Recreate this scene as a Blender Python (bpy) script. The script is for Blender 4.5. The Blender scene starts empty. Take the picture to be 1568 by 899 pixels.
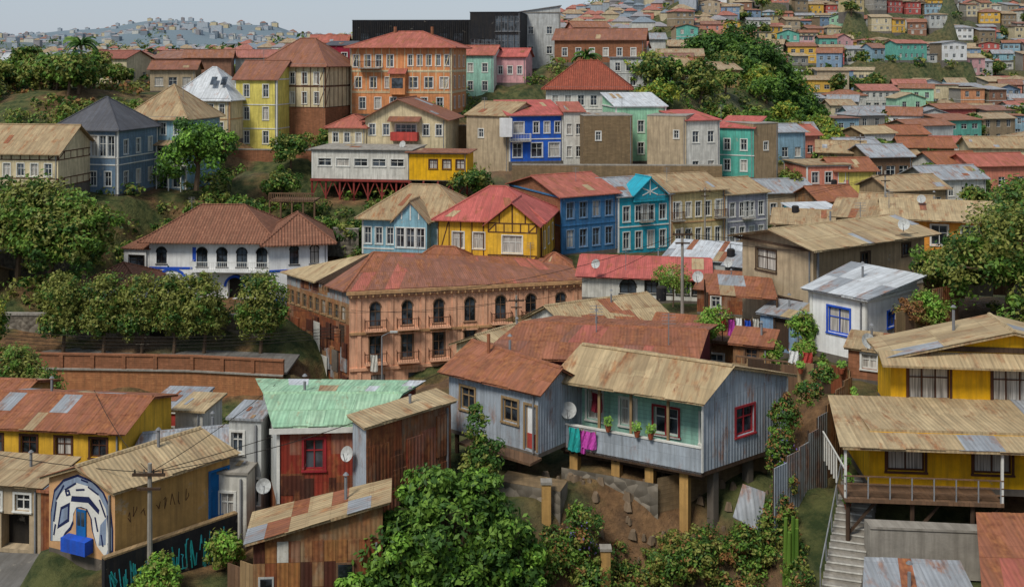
import bpy, math, random
import numpy as np
random.seed(7); RNG=np.random.default_rng(11)
scene=bpy.context.scene

# ------------------------------------------------------------ materials
def lin(h,k=1.0):
    r=[int(h[i:i+2],16)/255 for i in (0,2,4)]
    return [min(1,(c/12.92 if c<=.04045 else ((c+.055)/1.055)**2.4)*k) for c in r]+[1]
class NT:
    def __init__(s,name):
        s.m=bpy.data.materials.new(name); s.m.use_nodes=True; s.t=s.m.node_tree
        s.b=s.t.nodes['Principled BSDF']; s.out=s.t.nodes['Material Output']
        s.b.inputs['Specular IOR Level'].default_value=.25
    def n(s,ty,**k):
        nd=s.t.nodes.new(ty)
        for a,v in k.items(): setattr(nd,a,v)
        return nd
    def set(s,sock,v):
        if isinstance(v,bpy.types.NodeSocket): s.t.links.new(v,sock)
        else: sock.default_value=v
    def mix(s,f,a,b,bl='MIX'):
        nd=s.n('ShaderNodeMix',data_type='RGBA',blend_type=bl)
        s.set(nd.inputs[0],f); s.set(nd.inputs[6],a); s.set(nd.inputs[7],b); return nd.outputs[2]
    def math(s,op,a,b=0.0,c=0.0):
        nd=s.n('ShaderNodeMath',operation=op); s.set(nd.inputs[0],a); s.set(nd.inputs[1],b); s.set(nd.inputs[2],c); return nd.outputs[0]
    def noise(s,vec,sc,det=4,rough=.55):
        nd=s.n('ShaderNodeTexNoise'); s.set(nd.inputs['Vector'],vec); nd.inputs['Scale'].default_value=sc
        nd.inputs['Detail'].default_value=det; nd.inputs['Roughness'].default_value=rough; return nd.outputs[0]
    def rng(s,v,a,b,c=0.,d=1.):
        nd=s.n('ShaderNodeMapRange'); s.set(nd.inputs[0],v)
        for i,x in enumerate((a,b,c,d)): nd.inputs[i+1].default_value=x
        return nd.outputs[0]
    def mapping(s,vec,sc):
        nd=s.n('ShaderNodeMapping'); s.set(nd.inputs['Vector'],vec); nd.inputs['Scale'].default_value=sc; return nd.outputs[0]
    def bump(s,h,st,dist):
        nd=s.n('ShaderNodeBump'); nd.inputs['Strength'].default_value=st; nd.inputs['Distance'].default_value=dist
        s.set(nd.inputs['Height'],h); s.t.links.new(nd.outputs[0],s.b.inputs['Normal'])
def sc4(c,k): return [min(1,x*k) for x in c[:3]]+[1]
def mat(name,c,kind='stucco',c2=None,rust=0.,pitch=.2,grime=.45,rough=.85):
    N=NT(name); c2=c2 or sc4(c,.8)
    uv=N.n('ShaderNodeTexCoord').outputs['UV']; pos=N.n('ShaderNodeNewGeometry').outputs['Position']
    big=N.noise(pos,.4,5); small=N.noise(pos,3.5,4); mid=N.noise(pos,1.3,6,.65)
    f=N.rng(big,.35,.65)
    sx=N.n('ShaderNodeSeparateXYZ'); N.set(sx.inputs[0],uv); U,V=sx.outputs[0],sx.outputs[1]
    if kind in('corr','roof','rustp','tile','brick','plank'):
        bk=N.n('ShaderNodeTexBrick'); N.set(bk.inputs['Vector'],uv)
        bk.inputs['Color1'].default_value=sc4(c,1.08); bk.inputs['Color2'].default_value=c2; bk.inputs['Scale'].default_value=1
        bw,rh,mo={'corr':(.9,2.6,.01),'roof':(.85,2.3,.015),'rustp':(.8,1.5,.015),'tile':(.34,.42,.03),'brick':(.5,.2,.025),'plank':(.22,4.0,.02)}[kind]
        bk.inputs['Brick Width'].default_value=bw; bk.inputs['Row Height'].default_value=rh; bk.inputs['Mortar Size'].default_value=mo
        bk.inputs['Mortar'].default_value=sc4(c,.62) if kind!='brick' else sc4(c,.9)
        bk.inputs['Bias'].default_value=-.1
        col=bk.outputs['Color']; col=N.mix(N.math('MULTIPLY',f,.35),col,c2)
        if kind=='rustp':
            b2=N.n('ShaderNodeTexBrick'); N.set(b2.inputs['Vector'],N.mapping(uv,(1,1,1))); b2.inputs['Scale'].default_value=1
            b2.inputs['Color1'].default_value=(0,0,0,1); b2.inputs['Color2'].default_value=(1,1,1,1); b2.inputs['Mortar'].default_value=(0,0,0,1)
            b2.inputs['Brick Width'].default_value=.95; b2.inputs['Row Height'].default_value=1.9; b2.inputs['Mortar Size'].default_value=0; b2.offset=.37
            col=N.mix(N.rng(b2.outputs['Color'],.62,.66,0,.5),col,lin('a08f78'))
    else:
        col=N.mix(f,sc4(c,.9),sc4(c,1.1))
    if rust>0:
        rn=N.noise(N.mapping(uv,(1.2,.4,1)),1.1,9,.7)
        rm=N.rng(rn,.61-.28*rust,.72-.25*rust,0,.92)
        rc=N.mix(N.rng(small,.3,.7),lin('643422'),lin('b27648'))
        col=N.mix(rm,col,rc)
    st=N.noise(N.mapping(uv,(2.2,.16,1)),1.6,6,.62)
    gm=N.math('MULTIPLY',N.rng(st,.43,.66),grime)
    dirt=[.5*a+.5*b for a,b in zip(sc4(c,.42)[:3],(.09,.07,.05))]+[1]
    col=N.mix(gm,col,dirt)
    col=N.mix(N.rng(mid,.42,.7,0,grime*.95),col,sc4(c,.48))
    col=N.mix(N.rng(small,.3,.8,.0,.28),col,sc4(c,.6))
    if kind in('stucco','siding') and grime>.3:   # flaked paint showing plaster / wood
        pl=N.noise(pos,.9,9,.72); col=N.mix(N.rng(pl,.63,.66,0,.45),col,lin('a39a8a'))
    if kind in('corr','roof','rustp'):
        w=N.math('SINE',N.math('MULTIPLY',U,6.2832/pitch))
        N.bump(N.math('ADD',w,N.math('MULTIPLY',mid,1.4)),.6,.018)
        col=N.mix(N.rng(w,-1,-.2,.24 if kind=='corr' else .15,0),col,sc4(c,.4))  # groove shade painted into the colour, since bump shading alone is weak
    elif kind=='siding':
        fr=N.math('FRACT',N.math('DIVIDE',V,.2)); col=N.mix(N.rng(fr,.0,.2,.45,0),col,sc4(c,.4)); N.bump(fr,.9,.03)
    elif kind=='tile':
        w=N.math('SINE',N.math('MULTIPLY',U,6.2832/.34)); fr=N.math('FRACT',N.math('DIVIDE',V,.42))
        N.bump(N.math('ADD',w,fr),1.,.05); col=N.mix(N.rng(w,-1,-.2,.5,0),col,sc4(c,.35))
    elif kind in('brick','plank'): N.bump(N.math('ADD',bk.outputs['Fac'],N.math('MULTIPLY',small,-1)),.6,.02)
    elif kind=='stone':
        vo=N.n('ShaderNodeTexVoronoi'); N.set(vo.inputs['Vector'],pos); vo.inputs['Scale'].default_value=2.2
        bw=N.n('ShaderNodeSeparateXYZ'); N.set(bw.inputs[0],vo.outputs['Color'])
        col=N.mix(.6,col,N.mix(bw.outputs[0],sc4(c,.4),sc4(c,1.5))); N.bump(vo.outputs['Distance'],1.,-.12)
    else: N.bump(N.noise(pos,9,6),.35,.03)
    N.set(N.b.inputs['Base Color'],col); N.b.inputs['Roughness'].default_value=rough
    return N.m
MC={}
SPEC={
 'white':('ececea',),'offwhite':('dad7cd',),'frame':('dcdbd4',),'cream':('dccba4',),'beige':('bca88a',),'tan':('a38c6c',),
 'concrete':('a09a90',),'dkconc':('6f675e',),'greywhite':('c5c7c4',),'steel':('7791a9','siding'),'ltblue':('98bdd0','siding'),
 'skyblue':('96c6d6','siding'),'turq':('2fb0c8','siding'),'blue':('2560c4',),'bluew':('4682b4','siding'),'lilac':('aeadb9','siding'),
 'yellow':('ecb83a',),'yellowp':('f0b618',),'yellowl':('e0d06c',),'cream2':('dec890','siding'),'orange':('dd9360',),'peach':('eeb592',),
 'mint':('a6dab6',),'teal':('5cb4a2',),'pink':('dda6a8',),'crimson':('a62c42','siding'),'redp':('bf4a42',),
 'brick':('a26c4e','brick','805438'),'masonry':('90795a','brick','746248'),'stone':('7a7266','stone'),'ochre':('b88c54',),'ochrew':('b87e54','brick','9e6644'),
 'rtan':('b7a07c','roof','9f8868',.38),'rbeige':('c2ac86','roof','ae9672',.3),'rbrown':('9a6a58','roof','845646',.45),
 'rred':('be7060','roof','a45c4e',.42),'rredb':('c96a62','roof','b05a52',.26),'rgrey':('a9adb1','roof','90959b',.34),'rwhite':('d6d9db','roof','c0c4c7',.14),
 'rdark':('5f6066','roof','4f5056',0),'rgreen':('9cc6a2','roof','b4d3b0',.16),'rrust':('a86c52','roof','8c5842',.62),
 'tile':('a4725a','tile','885844'),'tiler':('b4614a','tile','944a38'),
 'cgrey':('b0b9c2','corr','a4aeb8',.3),'cgrey2':('a2a7aa','corr','8e9394',.5),'cred':('a23e2e','rustp','7c2a20',.5),'crust':('945030','rustp','4e382e',.6),
 'crustl':('ab8a62','rustp','7d5640',.6),'rustdk':('5c3226','corr','48281e',.3),'rusty':('b8864e','corr','9a6236',.6),'cdkred':('93424a','siding'),'cmint':('aadcc8','siding'),'cblue':('88a5c2','corr','7c9ab8',.15),
 'wood':('80624a','plank','624c3c'),'woodd':('523f30','plank','403026'),'woodl':('a88c66','plank','887050'),'redwood':('8e3a34',),
 'black':('232428',),'dark':('26231f',),'brown':('5d3a2a',),'browntrim':('c89c70',),'bluetrim':('2458c8',),'redframe':('a02c34',),'metal':('8b8d90',),
 'asphalt':('75726d',),'terracotta':('a8593c',),'cyan':('45c4d0',),'magenta':('e05ac8',),'tealcloth':('2fb8b4',),'navy':('1c2650',),'maroon':('7c1c30',),
 'muralw':('e2e0d8',),'muralo':('d8a878',),'muralg':('8c9cb4',),'ochre2':('c49a5c',),'bluedoor':('1668a8',),'orangey':('e2963c',),'salmon':('dc8a72',),'rock':('7c6a56','stucco'),
 'far1':('b4bcc3',),'far2':('828e98',),'far3':('9a9698',),  # distant town tones with aerial haze already in the colour
}
def M(k):
    if k in MC: return MC[k]
    if k=='glass':
        N=NT('window_glass'); pos=N.n('ShaderNodeNewGeometry').outputs['Position']
        N.set(N.b.inputs['Base Color'],N.mix(N.rng(N.noise(pos,.9,3),.4,.6),lin('15191e'),lin('4a535c')))
        N.b.inputs['Roughness'].default_value=.12; N.b.inputs['Specular IOR Level'].default_value=.6; m=N.m
    elif k=='curtain':
        N=NT('curtain'); uv=N.n('ShaderNodeTexCoord').outputs['UV']; 
        w=N.noise(N.mapping(uv,(14,.4,1)),1,2); N.set(N.b.inputs['Base Color'],N.mix(N.rng(w,.35,.65),lin('6f6a64'),lin('cfc9bf'))); N.b.inputs['Roughness'].default_value=.35; m=N.m
    elif k.startswith('leaf'):
        cs={'leaf':('456f28','7c9c40'),'leafd':('2c4a1e','4e7232'),'leafb':('52902e','98c04e'),'leafo':('626e32','9a9c4e'),'leafy':('8c9636','bebc50'),'leafbr':('7e5a3a','a8784a'),'leafv':('5a4a88','8a72ce')}[k]
        N=NT(k); g=N.n('ShaderNodeNewGeometry'); r=g.outputs['Random Per Island']; 
        f=N.math('ADD',N.math('MULTIPLY',r,.75),N.math('MULTIPLY',N.noise(g.outputs['Position'],.8,3),.4))
        col=N.mix(f,lin(cs[0],.75),lin(cs[1],.95)); N.set(N.b.inputs['Base Color'],col); N.b.inputs['Roughness'].default_value=.55
        tr=N.n('ShaderNodeBsdfTranslucent'); N.set(tr.inputs[0],col); mx=N.n('ShaderNodeMixShader'); mx.inputs[0].default_value=.25
        N.t.links.new(N.b.outputs[0],mx.inputs[1]); N.t.links.new(tr.outputs[0],mx.inputs[2]); N.t.links.new(mx.outputs[0],N.out.inputs[0]); m=N.m
    elif k=='bark': m=mat('bark',lin('6a5644'))
    elif k=='ground':
        N=NT('ground_soil'); pos=N.n('ShaderNodeNewGeometry').outputs['Position']
        a=N.noise(pos,.12,6); b=N.noise(pos,.9,8,.68); c=N.noise(pos,.05,4); d=N.noise(pos,4,6,.7)
        col=N.mix(N.rng(b,.35,.65),lin('58422e'),lin('8c6a48')); col=N.mix(N.rng(d,.35,.7,0,.5),col,lin('3c2e20'))
        col=N.mix(N.rng(a,.42,.54),col,N.mix(N.rng(b,.4,.6),lin('2e3a1e'),lin('585a34')))
        col=N.mix(N.rng(c,.55,.7,0,.5),col,lin('6f665a'))
        sx=N.n('ShaderNodeSeparateXYZ'); N.set(sx.inputs[0],pos)
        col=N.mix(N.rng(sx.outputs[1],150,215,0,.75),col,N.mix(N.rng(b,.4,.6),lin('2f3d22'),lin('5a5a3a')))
        far=N.rng(sx.outputs[1],450,1500); col=N.mix(far,col,lin('6c7a82'))  # painted haze: soil fades to blue-grey with distance
        N.set(N.b.inputs['Base Color'],col); N.b.inputs['Roughness'].default_value=.95; N.bump(N.math('ADD',b,N.math('MULTIPLY',d,.4)),1.,.35); m=N.m
    else:
        hz=0; kk=k
        if k.startswith('h_'): hz=.15; kk=k[2:]  # far copy of a material, haze blended into its base colour
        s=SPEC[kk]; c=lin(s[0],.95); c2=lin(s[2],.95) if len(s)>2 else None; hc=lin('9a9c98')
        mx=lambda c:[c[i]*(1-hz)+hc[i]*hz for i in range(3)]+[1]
        m=mat(kk+'_surface',mx(c),s[1] if len(s)>1 else 'stucco',mx(c2) if c2 else None,s[3] if len(s)>3 else 0,grime={'frame':.18,'white':.25,'muralw':.1,'navy':.1,'muralo':.25}.get(kk,.55))
    MC[k]=m; return m

# ------------------------------------------------------------ mesh groups
def vsub(a,b): return (a[0]-b[0],a[1]-b[1],a[2]-b[2])
def cross(a,b): return (a[1]*b[2]-a[2]*b[1],a[2]*b[0]-a[0]*b[2],a[0]*b[1]-a[1]*b[0])
def nrm(a):
    l=math.sqrt(sum(x*x for x in a)) or 1; return tuple(x/l for x in a)
class G:
    def __init__(s,name): s.name=name; s.p={}; s.hz=False
    def face(s,part,m,pts):
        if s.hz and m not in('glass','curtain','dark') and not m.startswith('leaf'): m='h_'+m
        s.p.setdefault((part,m),[]).append([tuple(p) for p in pts])
    def prism(s,part,m,top,h):
        bot=[(p[0],p[1],p[2]-h) for p in top]; s.face(part,m,top); s.face(part,m,bot[::-1])
        for i in range(len(top)):
            j=(i+1)%len(top); s.face(part,m,[bot[i],bot[j],top[j],top[i]])
    def fp(s,F,u,n,z): return (F[0]+F[2]*u+F[4]*n,F[1]+F[3]*u+F[5]*n,z)
    def fbox(s,part,m,F,u0,u1,n0,n1,z0,z1):
        q=lambda u,n,z:s.fp(F,u,n,z)
        c=[q(u0,n1,z0),q(u1,n1,z0),q(u1,n1,z1),q(u0,n1,z1),q(u0,n0,z0),q(u1,n0,z0),q(u1,n0,z1),q(u0,n0,z1)]
        for f in((0,1,2,3),(1,5,6,2),(4,0,3,7),(3,2,6,7),(5,4,7,6),(4,5,1,0)): s.face(part,m,[c[i] for i in f])
    def bar(s,part,m,F,x0,z0,x1,z1,w,n0,n1):
        dx,dz=x1-x0,z1-z0; l=math.hypot(dx,dz) or 1; px,pz=-dz/l*w/2,dx/l*w/2
        o=[(x0-px,z0-pz),(x1-px,z1-pz),(x1+px,z1+pz),(x0+px,z0+pz)]
        f=[s.fp(F,a,n1,b) for a,b in o]; k=[s.fp(F,a,n0,b) for a,b in o]; s.face(part,m,f)
        for i in range(4):
            j=(i+1)%4; s.face(part,m,[k[i],k[j],f[j],f[i]])
    def limb(s,part,m,p,q,r1,r2,n=7):
        d=nrm(vsub(q,p)); a=nrm(cross(d,(0,0,1) if abs(d[2])<.9 else (1,0,0))); b=cross(d,a)
        R=lambda c,r:[tuple(c[i]+r*(math.cos(t)*a[i]+math.sin(t)*b[i]) for i in range(3)) for t in [2*math.pi*k/n for k in range(n)]]
        A,B=R(p,r1),R(q,r2)
        for i in range(n):
            j=(i+1)%n; s.face(part,m,[A[i],A[j],B[j],B[i]])
        s.face(part,m,A[::-1]); s.face(part,m,B)
    def panels(s,F,L,z0,z1,mats,n,n0=.01,wr=(.7,1.3),hr=(1.2,2.6)):
        for i in range(n):
            w,h=random.uniform(*wr),random.uniform(*hr); x=random.uniform(0,max(.01,L-w)); z=random.uniform(z0,max(z0+.01,z1-h))
            s.fbox('patched_sheets',random.choice(mats),F,x,min(L,x+w),.002,n0+.0035*i,z,min(z1,z+h))
    def done(s,loc=None):
        allp=[p for fs in s.p.values() for f in fs for p in f]
        if not allp: return
        ar=np.array(allp); 
        if loc is None: loc=(float(ar[:,0].mean()),float(ar[:,1].mean()),float(ar[:,2].min()))
        e=bpy.data.objects.new(s.name,None); e.location=loc; e.empty_display_size=.5; scene.collection.objects.link(e)
        for (part,m),fs in s.p.items():
            V=[];F=[];UV=[]
            for f in fs:
                b=len(V); F.append(list(range(b,b+len(f))))
                nn=nrm(cross(vsub(f[1],f[0]),vsub(f[-1],f[0])))
                t=(-nn[1],nn[0],0); l=math.hypot(t[0],t[1])
                if l<.025: t=(1,0,0)
                else: t=(t[0]/l,t[1]/l,0)
                bb=cross(nn,t)
                for p in f:
                    V.append((p[0]-loc[0],p[1]-loc[1],p[2]-loc[2]))
                    UV+= [p[0]*t[0]+p[1]*t[1], p[0]*bb[0]+p[1]*bb[1]+p[2]*bb[2]]
            me=bpy.data.meshes.new(part); me.from_pydata(V,[],F); l=me.uv_layers.new(name='UVMap'); l.data.foreach_set('uv',UV)
            me.materials.append(M(m)); o=bpy.data.objects.new(part,me); o.parent=e; scene.collection.objects.link(o)
        return e
GP=[]   # ground control points
def frame(P,Q):
    L=math.hypot(Q[0]-P[0],Q[1]-P[1]); a=((Q[0]-P[0])/L,(Q[1]-P[1])/L); return (P[0],P[1],a[0],a[1],a[1],-a[0]),L
def window(g,F,x0,x1,b,t,st,fr,wallm,rail):
    d=.14; gl='curtain' if ('c' in st or random.random()<.22) and 'n' not in st else 'glass'
    q=lambda u,n,z:g.fp(F,u,n,z)
    if 'o' in st: gl='dark'; d=.6
    if 'D' in st: gl=fr
    g.face('window_panes' if 'D' not in st else 'door',gl,[q(x0,-d,b),q(x1,-d,b),q(x1,-d,t),q(x0,-d,t)])
    rm=wallm
    g.face('walls',rm,[q(x0,0,b),q(x0,-d,b),q(x0,-d,t),q(x0,0,t)]); g.face('walls',rm,[q(x1,-d,b),q(x1,0,b),q(x1,0,t),q(x1,-d,t)])
    g.face('walls',rm,[q(x0,-d,t),q(x1,-d,t),q(x1,0,t),q(x0,0,t)]); g.face('walls',rm,[q(x0,0,b),q(x1,0,b),q(x1,-d,b),q(x0,-d,b)])
    w=x1-x0; h=t-b
    if 'a' in st:
        r=w/2; cz=t-r; cx=(x0+x1)/2; n=5
        for sgn in(-1,1):
            for i in range(n):
                a0,a1=math.pi/2*i/n,math.pi/2*(i+1)/n
                p0=(cx+sgn*r*math.cos(a0),cz+r*math.sin(a0)); p1=(cx+sgn*r*math.cos(a1),cz+r*math.sin(a1)); c=(cx+sgn*r,t)
                tri=[q(c[0],0,c[1]),q(p1[0],0,p1[1]),q(p0[0],0,p0[1])]
                g.face('walls',wallm,tri if sgn>0 else tri[::-1])
                if 'o' not in st: g.bar('window_frames',fr,F,p0[0],p0[1],p1[0],p1[1],.12,-.02,.05)
    if 'o' in st: return
    fw=.07
    for(a,bb,c,dd) in((x0,x0+fw,b,t),(x1-fw,x1,b,t),(x0+fw,x1-fw,b,b+fw),(x0+fw,x1-fw,t-fw,t)): g.fbox('window_frames',fr,F,a,bb,-d+.003,-d+.06,c,dd)
    if 'D' not in st:
        k=max(1,round(w/.75))
        for i in range(1,k+1 if k==1 else k):
            x=x0+w*(i/k if k>1 else .5); g.fbox('window_frames',fr,F,x-.03,x+.03,-d+.005,-d+.05,b+fw,t-fw)
        g.fbox('window_frames',fr,F,x0+fw,x1-fw,-d+.007,-d+.045,b+h*.6,b+h*.6+.05)
    if 's' not in st and 'a' not in st:
        sw=.11
        for(a,bb,c,dd) in((x0-sw,x0,b-.02,t),(x1,x1+sw,b-.02,t),(x0-sw,x1+sw,t,t+sw)): g.fbox('window_frames',fr,F,a,bb,.002,.04,c,dd)
    if 'b' not in st and 'D' not in st and not g.hz: g.fbox('window_frames',fr,F,x0-.13,x1+.13,.002,.09,b-.1,b-.021)
    if 'b' in st: bal(g,F,x0-.35,x1+.35,b,.8,rail)
def bal(g,F,x0,x1,z,pr,rail,slab='concrete',h=.95):
    g.fbox('balcony',slab,F,x0,x1,.003,pr,z-.16,z-.02)
    n=max(3,int((x1-x0)/.22))
    for i in range(n+1):
        x=x0+.03+(x1-x0-.06)*i/n; g.fbox('balcony',rail,F,x-.015,x+.015,pr-.06,pr-.03,z-.02,z+h)
    g.fbox('balcony',rail,F,x0,x1,pr-.08,pr-.01,z+h,z+h+.06)
    for x in(x0,x1-.04):
        g.fbox('balcony',rail,F,x,x+.04,.003,pr-.08,z+h,z+h+.05); 
        for k in range(1,4): g.fbox('balcony',rail,F,x,x+.03,pr*k/4-.015,pr*k/4+.015,z-.02,z+h)
def facade(g,P,Q,z0,z1,m,ops=(),fr='frame',rail='dark',part='walls'):
    F,L=frame(P,Q); H=z1-z0; R=[]
    for o in ops:
        n,zb,h,w=o[:4]; st=o[4] if len(o)>4 else 'w'; a=o[5] if len(o)>5 else 0.04; b=o[6] if len(o)>6 else .96
        for i in range(n):
            c=L*(a+(b-a)*(i+.5)/n); x0,x1=max(.12,c-w/2),min(L-.12,c+w/2); zz0,zz1=max(.02,zb),min(H-.08,zb+h)
            if x1-x0>.2 and zz1-zz0>.2: R.append((x0,x1,zz0,zz1,st))
    xs=sorted({0,L}|{r[0] for r in R}|{r[1] for r in R}); zs=sorted({0,H}|{r[2] for r in R}|{r[3] for r in R})
    for i in range(len(xs)-1):
        if xs[i+1]-xs[i]<1e-4: continue
        for j in range(len(zs)-1):
            if zs[j+1]-zs[j]<1e-4: continue
            cx,cz=(xs[i]+xs[i+1])/2,(zs[j]+zs[j+1])/2
            if any(r[0]<cx<r[1] and r[2]<cz<r[3] for r in R): continue
            g.face(part,m,[g.fp(F,xs[i],0,z0+zs[j]),g.fp(F,xs[i+1],0,z0+zs[j]),g.fp(F,xs[i+1],0,z0+zs[j+1]),g.fp(F,xs[i],0,z0+zs[j+1])])
    for r in R: window(g,F,r[0],r[1],z0+r[2],z0+r[3],r[4],fr,m,rail)
    return F,L
def bil(q,s,t):
    A,B,C,D=q; return tuple((A[i]*(1-s)+B[i]*s)*(1-t)+(D[i]*(1-s)+C[i]*s)*t for i in(0,1))
def lp(p,q,t): return tuple(p[i]+(q[i]-p[i])*t for i in range(len(p)))
def sheets(g,p,m,alt,prob=.13):
    # loose overlapping metal sheets: p = [eave a, eave b, ridge b, ridge a]
    L=math.dist(p[0],p[1]); n=max(2,round(L/.85)); up=nrm(vsub(p[0],p[3])); D=math.dist(p[0],p[3])
    rows=1 if D<2.6 else 2
    for i in range(n):
        s0,s1=i/n-.012,(i+1)/n+.012
        for r in range(rows):
            t0,t1=r/rows-(.03 if r else 0),(r+1)/rows; ex=random.uniform(0,.12) if r==0 else random.uniform(0,.06)
            P=lambda s,t,e=0:tuple(lp(lp(p[0],p[1],s),lp(p[3],p[2],s),t)[k]+up[k]*e+((.022+.012*(i%2)+.016*r) if k==2 else 0) for k in range(3))
            mm=random.choice(alt) if random.random()<prob else m
            g.prism('roof_sheets',mm,[P(s0,t0,ex),P(s1,t0,ex+random.uniform(-.02,.02)),P(s1,t1),P(s0,t1)],.014)
def roof(g,q,z1,kind,m,h,ov=.4,rt=.5,wall=None,th=.12,patches=0,pm=None):
    d=lambda a,b:math.hypot(a[0]-b[0],a[1]-b[1])
    L=(d(q[0],q[1])+d(q[3],q[2]))/2; D=(d(q[0],q[3])+d(q[1],q[2]))/2; ds,dt=ov/L,ov/D
    P=lambda s,t,z:bil(q,s,t)+(z+th,)
    W=lambda s,t,z:bil(q,s,t)+(z,)
    polys=[];ridge=[];sh=[]
    if kind=='gx':
        k1,k2=h/rt*dt,h/(1-rt)*dt
        polys=[[P(-ds,-dt,z1-k1),P(1+ds,-dt,z1-k1),P(1+ds,rt,z1+h),P(-ds,rt,z1+h)],[P(-ds,rt,z1+h),P(1+ds,rt,z1+h),P(1+ds,1+dt,z1-k2),P(-ds,1+dt,z1-k2)]]
        ridge=[(P(-ds,rt,z1+h),P(1+ds,rt,z1+h))]; a=polys[1]; sh=[polys[0],[a[2],a[3],a[0],a[1]]]
        if wall: g.face('walls',wall[1],[W(1,0,z1),W(1,1,z1),W(1,rt,z1+h)]); g.face('walls',wall[3],[W(0,1,z1),W(0,0,z1),W(0,rt,z1+h)])
    elif kind=='gy':
        k1,k2=h/rt*ds,h/(1-rt)*ds
        polys=[[P(-ds,1+dt,z1-k1),P(-ds,-dt,z1-k1),P(rt,-dt,z1+h),P(rt,1+dt,z1+h)],[P(rt,1+dt,z1+h),P(rt,-dt,z1+h),P(1+ds,-dt,z1-k2),P(1+ds,1+dt,z1-k2)]]
        ridge=[(P(rt,-dt,z1+h),P(rt,1+dt,z1+h))]; a=polys[1]; sh=[polys[0],[a[2],a[3],a[0],a[1]]]
        if wall: g.face('walls',wall[0],[W(0,0,z1),W(1,0,z1),W(rt,0,z1+h)]); g.face('walls',wall[2],[W(1,1,z1),W(0,1,z1),W(rt,1,z1+h)])
    elif kind=='hip':
        k=h*ov/(min(L,D)/2)
        if L>=D: r1,r2=(.5*D/L*rt*2,.5),(1-.5*D/L*rt*2,.5)
        else: r1,r2=(.5,.5*L/D*rt*2),(.5,1-.5*L/D*rt*2)
        a,b,c,e=P(-ds,-dt,z1-k),P(1+ds,-dt,z1-k),P(1+ds,1+dt,z1-k),P(-ds,1+dt,z1-k); R1,R2=P(*r1,z1+h),P(*r2,z1+h)
        if L>=D: polys=[[a,b,R2,R1],[b,c,R2],[c,e,R1,R2],[e,a,R1]]; ridge=[(R1,R2),(a,R1),(e,R1),(b,R2),(c,R2)]
        else: polys=[[a,b,R1],[b,c,R2,R1],[c,e,R2],[e,a,R1,R2]]; ridge=[(R1,R2),(a,R1),(b,R1),(c,R2),(e,R2)]
    else:
        f={'sb':lambda s,t:z1+h*t,'sf':lambda s,t:z1+h*(1-t),'sl':lambda s,t:z1+h*s,'sr':lambda s,t:z1+h*(1-s),'flat':lambda s,t:z1+.01*t}[kind]
        e=[(-ds,-dt),(1+ds,-dt),(1+ds,1+dt),(-ds,1+dt)]; polys=[[P(s,t,f(s,t)) for s,t in e]]
        if kind!='flat': sh=[polys[0]]
        if wall and kind!='flat':
            cs=[(0,0),(1,0),(1,1),(0,1)]
            for i in range(4):
                a,b=cs[i],cs[(i+1)%4]; za,zb=f(*a),f(*b)
                if max(za,zb)-z1>.01: 
                    pts=[W(*a,z1),W(*b,z1)]
                    if zb-z1>.01: pts.append(W(*b,zb))
                    if za-z1>.01: pts.append(W(*a,za))
                    g.face('walls',wall[i],pts)
    for p in polys: g.prism('roof',m,p,th)
    for a,b in ridge: g.limb('roof',m,(a[0],a[1],a[2]+.02),(b[0],b[1],b[2]+.02),.11,.11,6)
    if patches>1:
        for p in sh: sheets(g,p,m,pm or ['rtan','rrust','rgrey','rbeige','rrust'],.05+.035*patches)
    elif patches:
        for _ in range(patches+1):
            p=random.choice(polys[:2])
            if len(p)<4: continue
            s,t=random.uniform(.05,.8),random.uniform(.02,.6); s2,t2=s+random.uniform(.05,.14),t+random.uniform(.15,.38)
            def B3(s,t): return tuple((p[0][i]*(1-s)+p[1][i]*s)*(1-t)+(p[3][i]*(1-s)+p[2][i]*s)*t+(.03 if i==2 else 0) for i in range(3))
            g.prism('roof_patches',random.choice(pm or ['rtan','rrust','rgrey','rbeige','rrust']),[B3(s,t),B3(s2,t),B3(s2,t2),B3(s,t2)],.02)
def rect(fl,fr,d):
    F,L=frame(fl,fr); b=(-F[4],-F[5]); return [fl,fr,(fr[0]+b[0]*d,fr[1]+b[1]*d),(fl[0]+b[0]*d,fl[1]+b[1]*d)]
def timber(g,F,L,z0,z1,m,step=1.3,w=.12):
    n=max(1,round(L/step))
    for i in range(n+1):
        x=min(max(w/2,L*i/n),L-w/2); g.fbox('timber',m,F,x-w/2,x+w/2,.002,.03,z0,z1)
    for i in (0,n-1): g.bar('timber',m,F,L*i/n,z0+.1,L*(i+1)/n,z1-.1,w,.002,.026)
    for z in(z0,z1-w): g.fbox('timber',m,F,0,L,.004,.036,z,z+w)
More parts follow.
